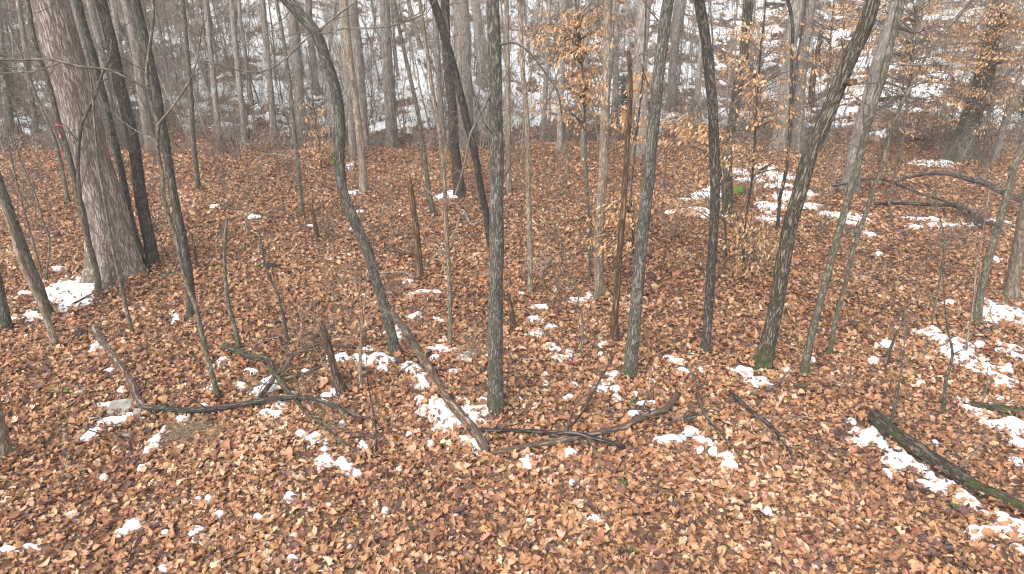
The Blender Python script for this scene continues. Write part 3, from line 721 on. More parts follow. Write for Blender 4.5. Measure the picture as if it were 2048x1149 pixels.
tree('tan trunk with a dark mossy foot right of centre', 'bark_tan', [(1198,597),(1198,537),(1198,467),(1203,400),(1207,331),(1210,244),(1214,139),(1215,70),(1217,3)], 20, 16, twigs=2, flare=1.3)
tree('tall rotten orange-brown snag with a broken top', 'dead_wood', [(1229,680),(1229,648),(1233,589),(1238,519),(1243,460),(1248,397),(1252,331),(1255,278),(1260,195),(1260,122)], 14, 10, snag=.12, twigs=1, name='dead_snag', cat='dead tree', twig_mat='twig_pale',
    limbs=[([(1262,128),(1272,115),(1290,110),(1306,112)], 2.5, 2), ([(1262,140),(1275,127),(1288,126),(1298,134)], 2.2, 1.5)])
tree('straight grey lichen-spotted trunk leaning slightly right of centre', 'bark_grey', [(1259,753),(1261,728),(1268,658),(1275,582),(1282,491),(1293,397),(1299,331),(1308,244),(1316,157),(1327,70),(1335,10)], 25, 23, twigs=2, flare=1.18)
tree('slim dark trunk with a mossy foot, curving up to the left', 'bark_dark', [(1411,706),(1417,624),(1421,554),(1426,484),(1430,397),(1429,313),(1426,226),(1419,146),(1410,70),(1398,3)], 17, 21, twigs=4)
tree('grey-tan trunk with a moss clump at its foot at right', 'bark_moss', [(1456,431),(1456,400),(1455,313),(1459,296),(1473,191),(1489,104),(1496,7)], 18, 20, twigs=3, flare=1.3)
tree('furrowed mossy trunk leaning strongly right with a sawn knot', 'bark_moss', [(1522,738),(1533,700),(1543,658),(1557,589),(1567,519),(1581,450),(1600,383),(1616,320),(1637,271),(1658,223),(1679,167),(1707,104),(1731,52),(1745,3)], 29, 29, twigs=2,
    limbs=[([(1692,168),(1720,171),(1757,170),(1780,175),(1806,188)], 3, 2)])
tree('slender grey-green trunk leaning right beyond the furrowed one', 'bark_olive', [(1607,750),(1611,728),(1626,658),(1644,589),(1665,512),(1682,450),(1697,392),(1710,348),(1724,296),(1741,230),(1762,167),(1780,94),(1801,10)], 15, 13, twigs=2)
tree('broad grey trunk behind the slender leaning one at right', 'bark_hill', [(1698,386),(1714,290),(1740,190),(1768,90),(1795,10)], 27, 24, twigs=2, flare=1.4)
tree('thin crooked stem forking near the top at right', 'bark_olive', [(1657,714),(1672,638),(1689,575),(1703,512),(1724,450),(1743,393),(1759,348),(1776,285),(1794,230),(1818,181),(1842,132),(1860,101),(1905,45),(1941,3)], 10, 5,
    limbs=[([(1842,132),(1810,127),(1773,124)], 4, 2), ([(1860,101),(1888,92),(1921,91)], 3, 1.5), ([(1915,38),(1950,5),(2000,20),(2040,30)], 3, 2)], height=6, twigs=2)
tree('slim leaning trunk near the right edge by the snow', 'bark_olive', [(1952,650),(1961,589),(1975,526),(1995,457),(2014,392),(2030,331),(2051,278)], 15, 12, twigs=3)
tree('pale tan trunk cut by the right edge', 'bark_tan', [(2021,605),(2030,540),(2046,450),(2062,360)], 24, 20, twigs=0)
tree('thick mossy trunk with a spreading green root at right', 'bark_olive', [(1920,322),(1928,300),(1940,244),(1961,174),(1978,100),(2000,0)], 36, 26, twigs=3, flare=1.7)
tree('thin dark pole with orange leaves behind the furrowed trunk', 'bark_dark', [(1555,462),(1560,397),(1571,348),(1578,289),(1581,226),(1583,139),(1585,52),(1576,3)], 7, 7, twigs=4)
tree('wide grey trunk at the foot of the slope behind the dark pole', 'bark_hill', [(1560,306),(1570,200),(1580,100),(1595,7)], 27, 24, twigs=2)
tree('rough grey trunk at the foot of the slope left of the furrowed trunk top', 'bark_hill', [(1592,303),(1595,250),(1602,139),(1620,7)], 24, 21, twigs=2)
tree('broken brown snag on the slope above the furrowed trunk', 'dead_wood', [(1620,215),(1626,160),(1632,120),(1645,56)], 12, 9, snag=.12, twigs=0, name='dead_snag', cat='dead tree')
tree('thin tan sapling right of the central trunk', 'bark_tan', [(1060,587),(1060,495),(1057,400),(1054,244),(1045,139),(1040,7)], 11, 9, twigs=4)
tree('thin grey stem hugging the right side of the central trunk', 'bark_tan', [(1019,390),(1017,300),(1016,200),(1013,7)], 10, 9, twigs=3)
tree('thin stem by the left snow, with pink tape farther behind', 'bark_olive', [(397,380),(386,278),(383,209),(376,120),(365,3)], 10, 8, twigs=5)
tree('grey trunk at the foot of the slope behind the straight grey trunk', 'bark_hill', [(306,302),(296,260),(285,190),(270,90),(252,10)], 20, 17, twigs=3)
tree('thin trunk behind the thick pale trunk at upper left', 'bark_hill', [(230,300),(218,200),(205,115),(195,70),(181,7)], 13, 12, twigs=3)
tree('thin brown stem between the left edge and the thick pale trunk', 'bark_olive', [(137,408),(122,330),(104,265),(75,200),(50,130)], 8, 5, twigs=5, height=5)
tree('short dead stick standing right of the straight grey trunk', 'old_log', [(396,541),(389,505),(383,470)], 7, 5, snag=.03, twigs=0, name='dead_pole', cat='dead tree')
tree('whip-thin sapling nearest the left edge', 'bark_olive', [(85,552),(70,500),(60,465),(42,400),(25,330)], 5, 3, height=3, twigs=4)
tree('whip-thin sapling left of the thick pale trunk', 'bark_olive', [(92,562),(99,484),(85,440),(73,397),(45,330)], 4.5, 3, height=3, twigs=4)
tree('thin crooked sapling below the tan trunk with the dark foot', 'bark_olive', [(1163,722),(1165,641),(1155,606),(1158,589),(1139,547),(1125,500)], 5, 2.5, height=2.2, twigs=7, name='sapling', cat='sapling')
tree('short leaning stick standing in the litter at right', 'old_log', [(1769,732),(1780,700),(1794,665)], 9, 4, snag=.03, twigs=1, name='dead_pole', cat='dead tree')
tree('wispy sapling standing alone in the litter at right', 'bark_olive', [(1862,650),(1885,530),(1887,467),(1875,420)], 4.5, 2.5, height=2.2, twigs=7, name='sapling', cat='sapling')
tree('pale thin stem leaning by the right snow strip', 'bark_tan', [(1930,705),(1945,620),(1952,540),(1960,490)], 5, 3, height=2.2, twigs=5, name='sapling', cat='sapling')
tree('dark branching shrub stem at lower right behind the mossy log', 'bark_olive', [(1885,830),(1892,760),(1905,710),(1895,660)], 8, 4, height=1.9, twigs=8, name='sapling', cat='sapling')
tree('knobbly grey shoot behind the end of the mossy log', 'bark_grey', [(1778,855),(1790,810),(1795,785)], 9, 4, height=1.1, twigs=5, name='sapling', cat='sapling')
tree('thin upright sapling before the short snag stub', 'bark_tan', [(722,778),(720,730),(722,690)], 9, 5, height=1.1, twigs=7, name='sapling', cat='sapling')
tree('twiggy sapling in front of the snow strip at left centre', 'bark_dark', [(752,915),(752,860),(742,800),(735,760)], 5, 2, height=1.3, twigs=8, name='sapling', cat='sapling', twig_from=.05)
# trees of the slope that stand out one by one
for lab, pts, w0, w1 in [
 ('wide pinkish trunk on the snow behind the plum coloured trunk', [(931,296),(929,200),(926,100),(921,0)], 32, 31),
 ('short-looking trunk high on the snow left of the central trunk', [(966,173),(962,120),(957,70),(950,0)], 19, 17),
 ('dark grey trunk directly behind the pale tan one left of centre', [(729,300),(721,174),(714,87),(705,10)], 21, 20),
 ('dark trunk at the creek between curved and pale tan trunks', [(708,316),(704,250),(698,180),(690,90),(686,0)], 18, 16),
 ('broad pale trunk on the snow midway between curved and plum trunks', [(786,298),(778,180),(772,70),(768,0)], 23, 19),
 ('grey trunk on the snow left of the curved trunk', [(603,262),(596,160),(588,80),(580,0)], 20, 17),
 ('tan trunk on the snow touching the curved trunk from behind', [(632,190),(627,130),(622,80),(617,0)], 15, 13),
 ('big grey trunk behind the rotten orange-brown snag', [(1277,312),(1279,200),(1282,90),(1290,0)], 30, 27),
 ('slim dark trunk left of the tan trunk right of centre, among orange leaves', [(1166,318),(1168,230),(1171,150),(1175,0)], 11, 9),
 ('thin brown trunk on the snow right of the drooping limb', [(1085,285),(1090,200),(1095,100),(1098,0)], 11, 10),
 ('pale trunk on the snow behind the drooping limb tip', [(1120,302),(1121,200),(1124,100),(1126,0)], 13, 12),
 ('tan trunk on the slope right of the lichen-spotted trunk', [(1343,215),(1347,130),(1353,70),(1362,0)], 18, 16),
 ('small grey trunk on the slope left of the slim dark trunk', [(1388,262),(1394,190),(1400,120),(1405,30)], 11, 8),
 ('thin grey trunk on the snow right of the thin leaning stem', [(888,300),(880,200),(874,100),(868,0)], 12, 11),
 ('thin trunk on the snow at upper left of the curved trunk', [(548,265),(540,170),(532,80),(525,0)], 13, 11),
 ('pale trunk on the slope at upper left between two thin stems', [(490,285),(480,180),(470,80),(462,0)], 12, 10),
 ('thin grey trunk right of the thin stem by the left snow', [(440,290),(430,190),(420,90),(412,0)], 11, 10),
 ('mossy slim trunk near the right edge on the slope foot', [(1988,325),(1999,285),(2016,226),(2034,174),(2060,90)], 14, 11),
 ('trunk on the slope in the upper right corner', [(2002,190),(2012,110),(2030,0)], 17, 15),
 ('grey trunk high on the slope right of the leaning furrowed top', [(1825,120),(1832,60),(1842,0)], 16, 15),
 ('far trunk at the upper left edge beyond the creek', [(20,262),(12,180),(2,90),(-8,0)], 16, 13),
 ('thin far trunk behind the mossy forked stem', [(72,268),(60,170),(48,80),(36,0)], 11, 9),
 ('far trunk showing right of the thick pale trunk top', [(262,262),(250,180),(238,90),(226,0)], 13, 12),
]:
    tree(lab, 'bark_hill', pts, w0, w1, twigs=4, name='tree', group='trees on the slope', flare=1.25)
# ------------------------------------------------------------------ the rest of the wood: copies
def copy_tree(o, parent=None):
    c = o.copy(); COL.objects.link(c)
    if parent is not None: c.parent = parent
    for ch in o.children: copy_tree(ch, c)
    return c
def make_far_tree(sd_):
    g = np.random.default_rng(sd_); H = g.uniform(11, 15); r = g.uniform(.06, .12)
    root = thing('tree', (0, 0, 0), 'x', 'tree')
    p = np.array([0, 0, -.2]); d = norm([g.normal(0, .05), g.normal(0, .05), 1]); path = [p]
    for q in range(14):
        d = norm(d + g.normal(0, .045, 3) + np.array([0, 0, .06])); p = p + d * H / 14; path.append(p)
    P, R = resample(path, np.linspace(r, r * .15, 15), .35)
    R = R * (1 + .35 * np.exp(-np.arange(len(R)) * .35 / .25))
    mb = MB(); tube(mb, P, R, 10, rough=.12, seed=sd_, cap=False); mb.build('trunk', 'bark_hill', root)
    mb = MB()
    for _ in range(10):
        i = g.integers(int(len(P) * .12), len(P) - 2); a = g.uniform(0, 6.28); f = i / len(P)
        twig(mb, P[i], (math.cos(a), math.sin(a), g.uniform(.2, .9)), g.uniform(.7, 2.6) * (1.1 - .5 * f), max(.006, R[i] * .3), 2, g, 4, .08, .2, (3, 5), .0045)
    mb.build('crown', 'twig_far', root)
    return root
def sapling_mesh(sd_, H, nb, mat='twig', rmin=.003):
    g = np.random.default_rng(sd_); r = .006 + .0042 * H * g.uniform(.7, 1.3)
    p = np.array([0, 0, -.06]); d = norm([g.normal(0, .12), g.normal(0, .12), 1]); path = [p]
    for q in range(10):
        d = norm(d + g.normal(0, .09, 3) + np.array([0, 0, .06])); p = p + d * H / 10; path.append(p)
    path = np.array(path); R = np.linspace(r, .003, 11)
    mb = MB(); tube(mb, path, R, 6, cap=False)
    for _ in range(nb):
        i = g.integers(2, 10); a = g.uniform(0, 6.28)
        twig(mb, path[i], (math.cos(a), math.sin(a), g.uniform(.2, 1.0)), H * g.uniform(.12, .30) * (1.15 - i / 14), max(.0035, R[i] * .5), 2 if H > 2 else 1, g, 4, .08, .22, (2, 4), rmin)
    return mb.mesh('sapling', mat)
def shrub_mesh(sd_, H, n_, mat='twig', rmin=.003):
    g = np.random.default_rng(sd_); mb = MB()
    for _ in range(n_):
        a = g.uniform(0, 6.28); s = g.uniform(.1, .55)
        twig(mb, (g.normal(0, .08), g.normal(0, .08), -.04), (math.cos(a) * s, math.sin(a) * s, 1), H * g.uniform(.6, 1.1), g.uniform(.004, .008), 2, g, 4, .03, .16, (2, 4), rmin)
    return mb.mesh('shrub', mat)
g = np.random.default_rng(5)
LAND = [(-90, 'beyond the left edge trunks'), (60, 'left of the thick pale trunk'), (150, 'behind the thick pale trunk'), (225, 'behind the nearly black trunk'), (320, 'behind the straight grey trunk'), (400, 'left of the orange leaved small beech'), (540, 'left of the curved trunk'), (640, 'behind the curved trunk'), (715, 'behind the pale tan trunk'),
        (780, 'right of the pale tan trunk'), (850, 'left of the plum coloured trunk'), (910, 'behind the plum coloured trunk'), (960, 'left of the central trunk'), (1010, 'behind the central trunk'), (1080, 'behind the drooping limb'), (1150, 'among the left orange beech leaves'), (1215, 'behind the rotten snag'), (1300, 'behind the lichen-spotted trunk'),
        (1370, 'left of the slim dark trunk'), (1425, 'right of the slim dark trunk'), (1500, 'above the moss clump'), (1580, 'behind the dark pole'), (1660, 'behind the furrowed leaning trunk'), (1740, 'behind the slender leaning trunk'), (1830, 'behind the forked thin stem'), (1920, 'behind the thick mossy trunk'), (2010, 'by the right edge')]
def where(px): return [n_ for a, n_ in LAND if px >= a or a == -90][-1]
def px_of(x, y, z): return 1024 + x / (y * CP + (CAM_H - z) * SP) * FPX
far = [make_far_tree(300 + q) for q in range(7)]
taken = [(o.location.x, o.location.y) for o in scene.objects if o.type == 'EMPTY' and o.location.y > 1]
def free(x, y, d): return all((x - a) ** 2 + (y - b) ** 2 > d * d for a, b in taken)
spots = []
while len(spots) < 95:
    y = g.uniform(22.4, 35.5); x = g.uniform(-1, 1) * (y * .80 + 1)
    if x > 6 and g.uniform() < .45: continue
    if y < hill_foot(x) - .3 or not free(x, y, .75): continue
    taken.append((x, y)); spots.append((x, y))
for q, (x, y) in enumerate(spots):
    o = far[q] if q < len(far) else copy_tree(far[q % len(far)])
    o.location = (x, y, float(terrain(x, y))); o.rotation_euler = (g.normal(0, .03), g.normal(0, .03), g.uniform(0, 6.28))
    s = g.uniform(.75, 1.25); o.scale = (s * g.uniform(.38, .95),) * 2 + (s,)
    o['group'] = 'slim trees on the slope'
    base_px = 1024 + x / (y * CP + (CAM_H - o.location.z) * SP) * FPX
    o['label'] = '%s bare tree %s the slope, %s' % ('slender' if o.scale[0] < .55 else 'slim' if o.scale[0] < .78 else 'stout', 'low on' if y < 25.5 else 'midway up' if y < 29.5 else 'high on', where(base_px))
SAP = [sapling_mesh(400 + q, h, nb) for q, (h, nb) in enumerate([(2.2, 12), (2.8, 14), (3.4, 16), (4.0, 18), (4.8, 20), (5.5, 22), (3.0, 18), (6.2, 24)])]
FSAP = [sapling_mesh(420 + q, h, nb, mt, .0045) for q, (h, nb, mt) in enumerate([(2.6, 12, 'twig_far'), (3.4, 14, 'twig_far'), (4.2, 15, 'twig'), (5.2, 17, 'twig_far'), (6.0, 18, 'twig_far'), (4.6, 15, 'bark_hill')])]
SAPG = [sapling_mesh(440 + q, h, nb, 'bark_tan') for q, (h, nb) in enumerate([(2.4, 13), (3.3, 15), (4.4, 18), (3.8, 17)])]
def put(name, me, x, y, s, label, cat, group):
    o = bpy.data.objects.new(name, me); COL.objects.link(o); o.location = (x, y, float(terrain(x, y)))
    o.rotation_euler = (g.normal(0, .05), g.normal(0, .05), g.uniform(0, 6.28)); o.scale = (s, s, s)
    return tag(o, label, cat, group)
k = 0
while k < 150:
    y = g.uniform(20.8, 34); x = g.uniform(-1, 1) * (y * .76)
    if x > 5 and g.uniform() < .35: continue
    if not free(x, y, .25): continue
    z_ = float(terrain(x, y)); lab = 'twiggy sapling %s the slope, %s' % ('low on' if y < 24.5 else 'midway up' if y < 28.5 else 'high on', where(px_of(x, y, z_)))
    put('sapling', (FSAP + SAP[2:5])[g.integers(9)], x, y, g.uniform(.75, 1.2), lab, 'sapling', 'saplings on the slope'); k += 1
k = 0
while k < 132:
    y = g.uniform(11.5, 20.5); x = g.uniform(-1, 1) * (y * .78)
    if not free(x, y, .5): continue
    side = x / y
    taken.append((x, y))
    lab = 'thin bare whip on the %s flat, %s' % ('near' if y < 14.5 else 'middle' if y < 17.5 else 'far', where(px_of(x, y, 0)))
    put('sapling', [SAP[0], SAP[1], SAP[2], SAP[6], SAPG[0], SAPG[1]][g.integers(6)], x, y, g.uniform(.45, 1.0) * (1 if y > 14 else .7), lab, 'sapling', 'thin saplings on the flat'); k += 1
SHR = [shrub_mesh(500 + q, h, n_, mt) for q, (h, n_, mt) in enumerate([(.9, 8, 'twig_far'), (1.3, 9, 'twig'), (1.6, 7, 'twig_far'), (1.1, 12, 'straw'), (.8, 14, 'straw')])]
k = 0
while k < 70:
    x = g.uniform(-18, 18); y = float(hill_foot(x)) + g.uniform(-1.9, 1.2)
    if abs(x) > y * .77: continue
    put('shrub', SHR[g.integers(5)], x, y, g.uniform(.6, 1.15), 'low bare brush on the creek bank, ' + where(px_of(x, y, 0)), 'shrub', 'brush along the creek bank'); k += 1
k = 0
while k < 85:
    y = g.uniform(23.5, 33); x = g.uniform(-1, 1) * (y * .76)
    put('shrub', SHR[g.integers(4)], x, y, g.uniform(.8, 1.5), 'bare brush %s the slope, %s' % ('low on' if y < 26.5 else 'high on', where(px_of(x, y, float(terrain(x, y))))), 'shrub', 'brush on the slope'); k += 1
for lab, px, py, q, s in [('many-stemmed bare shrub right of the thin tan sapling', 1115, 628, 1, .95), ('small bare shrub left of the many-stemmed one', 1090, 560, 0, .8), ('dry brush by the rotten log behind the central trunk', 945, 705, 3, .45),
     ('dry brush under the crossing branches at left centre', 600, 800, 3, .45), ('bare shrub below the fallen branches at right', 1730, 400, 1, 1.0), ('bare shrub left of the fallen dark limb at right', 1660, 390, 2, .9), ('bare shrub at the mossy stump', 1500, 390, 0, 1.0),
     ('twiggy shrub beside the lichen-spotted trunk', 1330, 480, 0, 1.0), ('bare shrub at the far left edge', 30, 330, 2, 1.0), ('low brush right of the furrowed trunk foot', 1640, 470, 1, .7), ('bare shrub left of the thick pale trunk base', 60, 420, 1, .8)]:
    P = ground(px, py); put('shrub', SHR[q], P[0], P[1], s, lab, 'shrub', None)
und = bpy.data.collections.new('undergrowth_shapes')
for q, (h, n_, mt) in enumerate([(1.2, 9, 'twig_far'), (1.7, 10, 'twig_far'), (2.2, 8, 'twig_far'), (1.5, 12, 'twig'), (1.0, 14, 'twig_far')]):
    und.objects.link(bpy.data.objects.new('brush_%02d' % q, shrub_mesh(540 + q, h, n_, mt, .0032)))
for q, me in enumerate(FSAP): und.objects.link(bpy.data.objects.new('stem_%02d' % q, me))
xu, yu = g.uniform(-27, 27, 3700), 21.3 + 13 * g.uniform(0, 1, 3700) ** 1.3
au = xu / yu; uu = g.uniform(0, 1, len(xu))
keep = (np.abs(au) < .84) & (uu < np.where(au < -.36, .55, np.where(au < .2, .36, .15)) + .35 * (yu < hill_foot(xu) + .8)) & (yu > hill_foot(xu) - 1.4)
xu, yu = xu[keep], yu[keep]; N_ = len(xu)
tag(scatter('undergrowth', np.stack([xu, yu, terrain(xu, yu)], -1), np.stack([g.normal(0, .08, N_), g.normal(0, .08, N_), g.uniform(0, 6.28, N_)], -1), g.uniform(.5, 1.0, N_), g.integers(0, 11, N_), und, 'twig_far'), 'thicket of bare twigs veiling the slope', 'undergrowth', kind='stuff')
# ------------------------------------------------------------------ young beeches still holding orange leaves
def add_leaf(mb, p, d, L, g, tone):
    """a folded drooping leaf of four quads"""
    d = norm(d); s = norm(np.cross(d, [g.normal(0, .3), g.normal(0, .3), 1.0])); up = np.cross(s, d)
    w = L * g.uniform(.20, .27); f = g.uniform(.2, .9); c = g.uniform(-.2, .25)
    def q(a, b): return p + d * (a * L) + s * (b * w) + up * (abs(b) * w * f - c * L * a * a)
    V = [q(0, 0), q(.3, .8), q(.35, 0), q(.3, -.8), q(.7, .8), q(.7, 0), q(.7, -.8), q(1, 0)]
    mb.add(V, [(0, 1, 2, 0), (0, 2, 3, 0), (2, 1, 4, 5), (2, 5, 6, 3)][2:] , tone=np.full(8, tone))
    mb.add([q(0, 0), q(.3, .8), q(.35, 0), q(.3, -.8)], [(0, 3, 2, 1)], tone=np.full(4, tone))
    mb.add([q(.7, .8), q(1, 0), q(.7, -.8), q(.7, 0)], [(0, 3, 2, 1)], tone=np.full(4, tone))
def beech(label, pts, w0, w1, sprays, seed, leafL=.10, height=6.5, mat='bark_grey', dense=2.1):
    """sprays: (px, py, half width px, half height px, leaves, distance offset)"""
    g = np.random.default_rng(seed)
    base = ground(*pts[0]); path = px_path(pts, base[1]); path[0] = base
    d = norm(path[-1] - path[-2])
    while path[-1][2] - base[2] < height: path = np.vstack([path, path[-1] + norm(d + g.normal(0, .06, 3)) * .6])
    P, R = resample(path, np.linspace(w0 * depth_of(base) / FPX / 2, .004, len(path)), .12)
    root = thing('beech_sapling', base, label, 'sapling', 'young beeches with orange leaves')
    mb = MB(); tube(mb, np.vstack([P[0] - [0, 0, .1], P]), np.concatenate([[R[0] * 1.2], R]), 8, rough=.06, seed=seed, cap=False); mb.build('trunk', mat, root, base)
    br, lf = MB(), MB()
    for px, py, hw, hh, n_, off in sprays:
        tgt = at_y(px, py, base[1] + off); D = depth_of(tgt)
        rx, rz = hw * D / FPX, hh * D / FPX
        z0 = tgt[2] - .15 * abs(tgt[0] - base[0]) - .1
        i = int(np.argmin(np.abs(P[:, 2] - z0))); st = P[i]
        n_ = int(n_ * dense); nt_ = max(2, int(n_ / 16))
        for _ in range(nt_):
            e = tgt + np.array([g.uniform(-1, 1) * rx * 1.55, g.uniform(-.7, .7), g.uniform(-1, 1) * rz * 1.6])
            mid = (st + e) / 2 + np.array([g.normal(0, .05), g.normal(0, .08), .12])
            tp, tr = resample([st, mid, e], [min(.012, R[i] * .8), .006, .0025], .08)
            tube(br, tp, tr, 4, cap=False)
            dirx = norm(e - st)
            for _ in range(int(n_ / nt_)):
                t = 1 - abs(g.normal(0, .17 if len(tp) > 12 else .35)); t = min(max(t, .15), 1)
                b = tp[int(t * (len(tp) - 1))]
                off_ = np.array([g.normal(0, .10), g.normal(0, .16), g.normal(0, .022)])
                tip = b + off_
                add_leaf(lf, tip, np.array([dirx[0] * .5 + g.normal(0, .35), g.normal(0, .45), -g.uniform(.25, 1.1)]), leafL * .72 * g.uniform(.7, 1.25), g, g.beta(2.2, 2))
            for _ in range(3):
                b = tp[g.integers(len(tp) // 2, len(tp))]; twig(br, b, dirx + g.normal(0, .5, 3), g.uniform(.1, .28), .003, 0, g, 3, 0)
    bo = br.build('branches', 'twig', root, base)
    tag(lf.build('foliage', 'beech_leaf', bo, base, smooth=False), kind='stuff')
    return root
beech('young beech with orange leaves left of the tan trunk right of centre', [(1180,560),(1178,450),(1172,330),(1168,200),(1160,80),(1150,0)], 6, 4,
   [(1090,65,40,12,60,0),(1110,92,34,12,60,.2),(1130,55,30,12,40,0),(1185,45,40,14,60,.3),(1150,100,40,14,60,-.3),(1075,95,26,8,34,0),(1125,150,38,9,50,.2),(1170,178,26,9,56,-.6),(1130,180,30,9,50,0),(1190,150,20,12,30,.3),(1090,205,22,12,30,.4),(1185,205,18,8,30,-.4),(1165,240,32,11,40,.2),(1200,70,24,12,30,.2),(1235,15,18,14,26,.3),(1215,100,16,14,20,.2),
    (1100,22,24,9,30,0),(1060,60,20,9,24,.2)], 61, .10)
beech('young beech with pale orange leaves around the rotten orange-brown snag', [(1272,600),(1268,500),(1262,400),(1270,300),(1282,190),(1290,80)], 5, 3,
   [(1232,235,26,8,40,0),(1235,260,22,8,34,.2),(1275,195,14,6,22,0),(1282,152,16,5,24,0),(1280,228,20,5,24,0),(1225,420,30,13,56,-.4),(1255,430,26,12,50,-.3),(1200,418,22,10,36,-.2),(1175,490,28,10,40,-.3),(1210,470,24,8,30,-.2),(1250,500,20,6,22,0),(1245,405,24,10,34,0),(1188,455,16,10,24,0),(1275,270,22,8,26,.1),(1300,160,10,8,14,.1),(1290,420,14,10,20,0),(1210,505,20,6,20,-.3)], 62, .10)
beech('young beech holding level orange sprays left of the slim dark trunk', [(1442,556),(1452,500),(1446,400),(1438,300),(1430,180),(1424,60)], 5, 3,
   [(1340,238,28,7,46,0),(1372,243,26,7,40,0),(1352,262,28,8,60,-.3),(1385,268,26,8,60,-.5),(1412,275,20,9,56,-.6),(1340,290,24,6,28,0),(1365,284,22,7,30,.2),(1310,245,14,6,18,.2),(1355,415,28,8,44,0),(1395,412,24,7,34,-.2),(1330,425,18,6,22,0),(1345,525,18,5,16,.2),(1400,345,16,6,14,0)], 63, .10)
beech('young beech in front of the furrowed leaning trunk, leaves in loose tiers', [(1490,560),(1487,500),(1492,440),(1505,350),(1512,240),(1520,120),(1532,0)], 6, 4,
   [(1462,80,26,12,36,0),(1480,140,26,16,60,0),(1500,180,28,14,60,0),(1455,125,20,10,30,.3),(1530,240,28,10,46,0),(1545,205,26,14,46,0),(1505,230,24,12,40,.2),(1455,305,28,9,44,-.3),(1490,318,24,9,36,-.2),(1560,300,34,11,60,0),(1580,330,28,10,46,.2),(1545,345,28,9,40,0),(1590,215,26,14,40,.3),(1480,440,34,10,50,-.2),(1510,475,32,14,60,-.2),(1545,495,32,16,70,0),(1470,500,26,12,36,0),(1500,530,26,14,44,0),(1580,500,24,12,40,.3),(1450,460,20,8,24,0),(1480,560,14,12,20,0),(1610,150,20,14,30,.4),(1560,100,24,14,34,.4),(1630,130,16,14,24,.5),(1525,60,20,14,24,.3),(1570,570,16,10,18,.2)], 64, .10, mat='bark_dark')
def wide(seed, x0, x1, y0, y1, n_, cnt):
    g = np.random.default_rng(seed)
    return [(g.uniform(x0, x1), g.uniform(y0, y1), g.uniform(20, 38), g.uniform(7, 14), int(cnt * g.uniform(.7, 1.3)), g.uniform(-1, 1)) for _ in range(n_)]
beech('leafy orange beech behind the forked thin stem at right', [(1800,330),(1810,240),(1822,140),(1835,0)], 7, 5, wide(1, 1680, 1940, 0, 160, 58, 22) + wide(2, 1690, 1910, 140, 260, 26, 16), 65, .10, mat='bark_olive')
beech('leafy orange beech in the upper right corner', [(1965,335),(1975,250),(1990,130),(2005,0)], 7, 5, wide(3, 1880, 2070, 0, 150, 50, 24) + wide(4, 1880, 2060, 130, 250, 30, 20), 66, .10, mat='bark_olive')
beech('leafy orange beech on the slope above the furrowed trunk', [(1650,300),(1655,200),(1660,100),(1668,0)], 6, 5, wide(5, 1590, 1740, 0, 130, 22, 20) + wide(6, 1470, 1600, 0, 100, 12, 16), 67, .10, mat='bark_olive')
beech('small beech with faded orange leaves left of the curved trunk', [(642,338),(640,300),(632,250),(625,200)], 4, 3, [(632,215,16,6,24,0),(625,235,16,8,30,0),(648,265,16,9,44,0),(640,285,16,9,44,0),(655,300,14,9,36,0),(615,305,18,6,22,0),(690,245,10,5,12,0),(640,318,16,8,26,0)], 68, .11, height=3.2)
# ------------------------------------------------------------------ logs and fallen branches
def log(label, mat, pts, w0, w1, name='log', cat='log', twigs=1, sink=.2, jag=.02, seed=0, lift=(), group=None, twig_mat='twig'):
    g = np.random.default_rng(900 + seed)
    G = np.array([ground(*q) for q in pts]); r = widths(G, np.linspace(w0, w1, len(pts)))
    G[:, 2] += r * (1 - sink) * .9 + .012
    for q, h in enumerate(lift): G[q, 2] += h
    P, R = resample(G, r, max(.05, r.mean() * .6))
    P = P + np.stack([(fbm(np.arange(len(P)) * .13, np.full(len(P), k * 7.), seed, 2) - .5) * r.mean() * .9 for k in range(3)], -1)
    LOGS_AT.extend((p_[0], p_[1], r_) for p_, r_ in list(zip(P, R))[::2])
    o0 = G[0].copy(); root = thing(name, o0, label, cat, group)
    mb = MB(); tube(mb, P, R, int(np.clip(7 + r.mean() * 140, 7, 28)), rough=.34, seed=seed, jag=jag); mb.build('trunk' if name in ('log', 'fallen_tree') else 'stem', mat, root, o0)
    if twigs:
        mb = MB()
        for _ in range(twigs + 3):
            i = g.integers(1, len(P) - 2); dd = norm(P[i + 1] - P[i]); a = g.uniform(0, 6.28)
            twig(mb, P[i], dd * .8 + np.array([math.cos(a), math.sin(a), g.uniform(0, .7)]), g.uniform(.3, 1.0), min(R[i] * .45, .012), 2, g, 4, .02, .2, (2, 3))
        mb.build('branches', twig_mat, root, o0)
    return root
log('rotten bark-shedding log running down from the curved trunk', 'old_log', [(784,636),(811,669),(836,711),(867,756),(898,808),(930,843),(954,874),(976,908)], 15, 20, seed=1, twigs=2, jag=.05)
log('dark forked pole lying to the right of the rotten log end', 'dark_log', [(938,869),(1024,873),(1094,878),(1163,890),(1247,903)], 8, 9, 'fallen_branch', 'branch', seed=2, lift=(.02, .05, .05, .10, .03), twigs=1)
log('crooked brown log at bottom centre with an upturned end', 'old_log', [(985,912),(1024,909),(1111,895),(1181,881),(1240,867),(1289,846),(1330,832),(1353,806)], 13, 12, lift=(0, .02, .03, .03, .04, .05, .06, .08), seed=3, twigs=1, jag=.04)
log('thin grey pole pointing right towards the leaning furrowed trunk', 'old_log', [(1405,832),(1452,815),(1487,801),(1536,787),(1564,784),(1630,771)], 8, 8, 'fallen_branch', 'branch', seed=4, twigs=1)
log('thin sloping pole beside the lower right snow strip', 'old_log', [(1369,766),(1389,787),(1403,833),(1431,864),(1466,902),(1482,922)], 5, 7, 'fallen_branch', 'branch', seed=5, lift=(.25, .14, .06, .03), twigs=1)
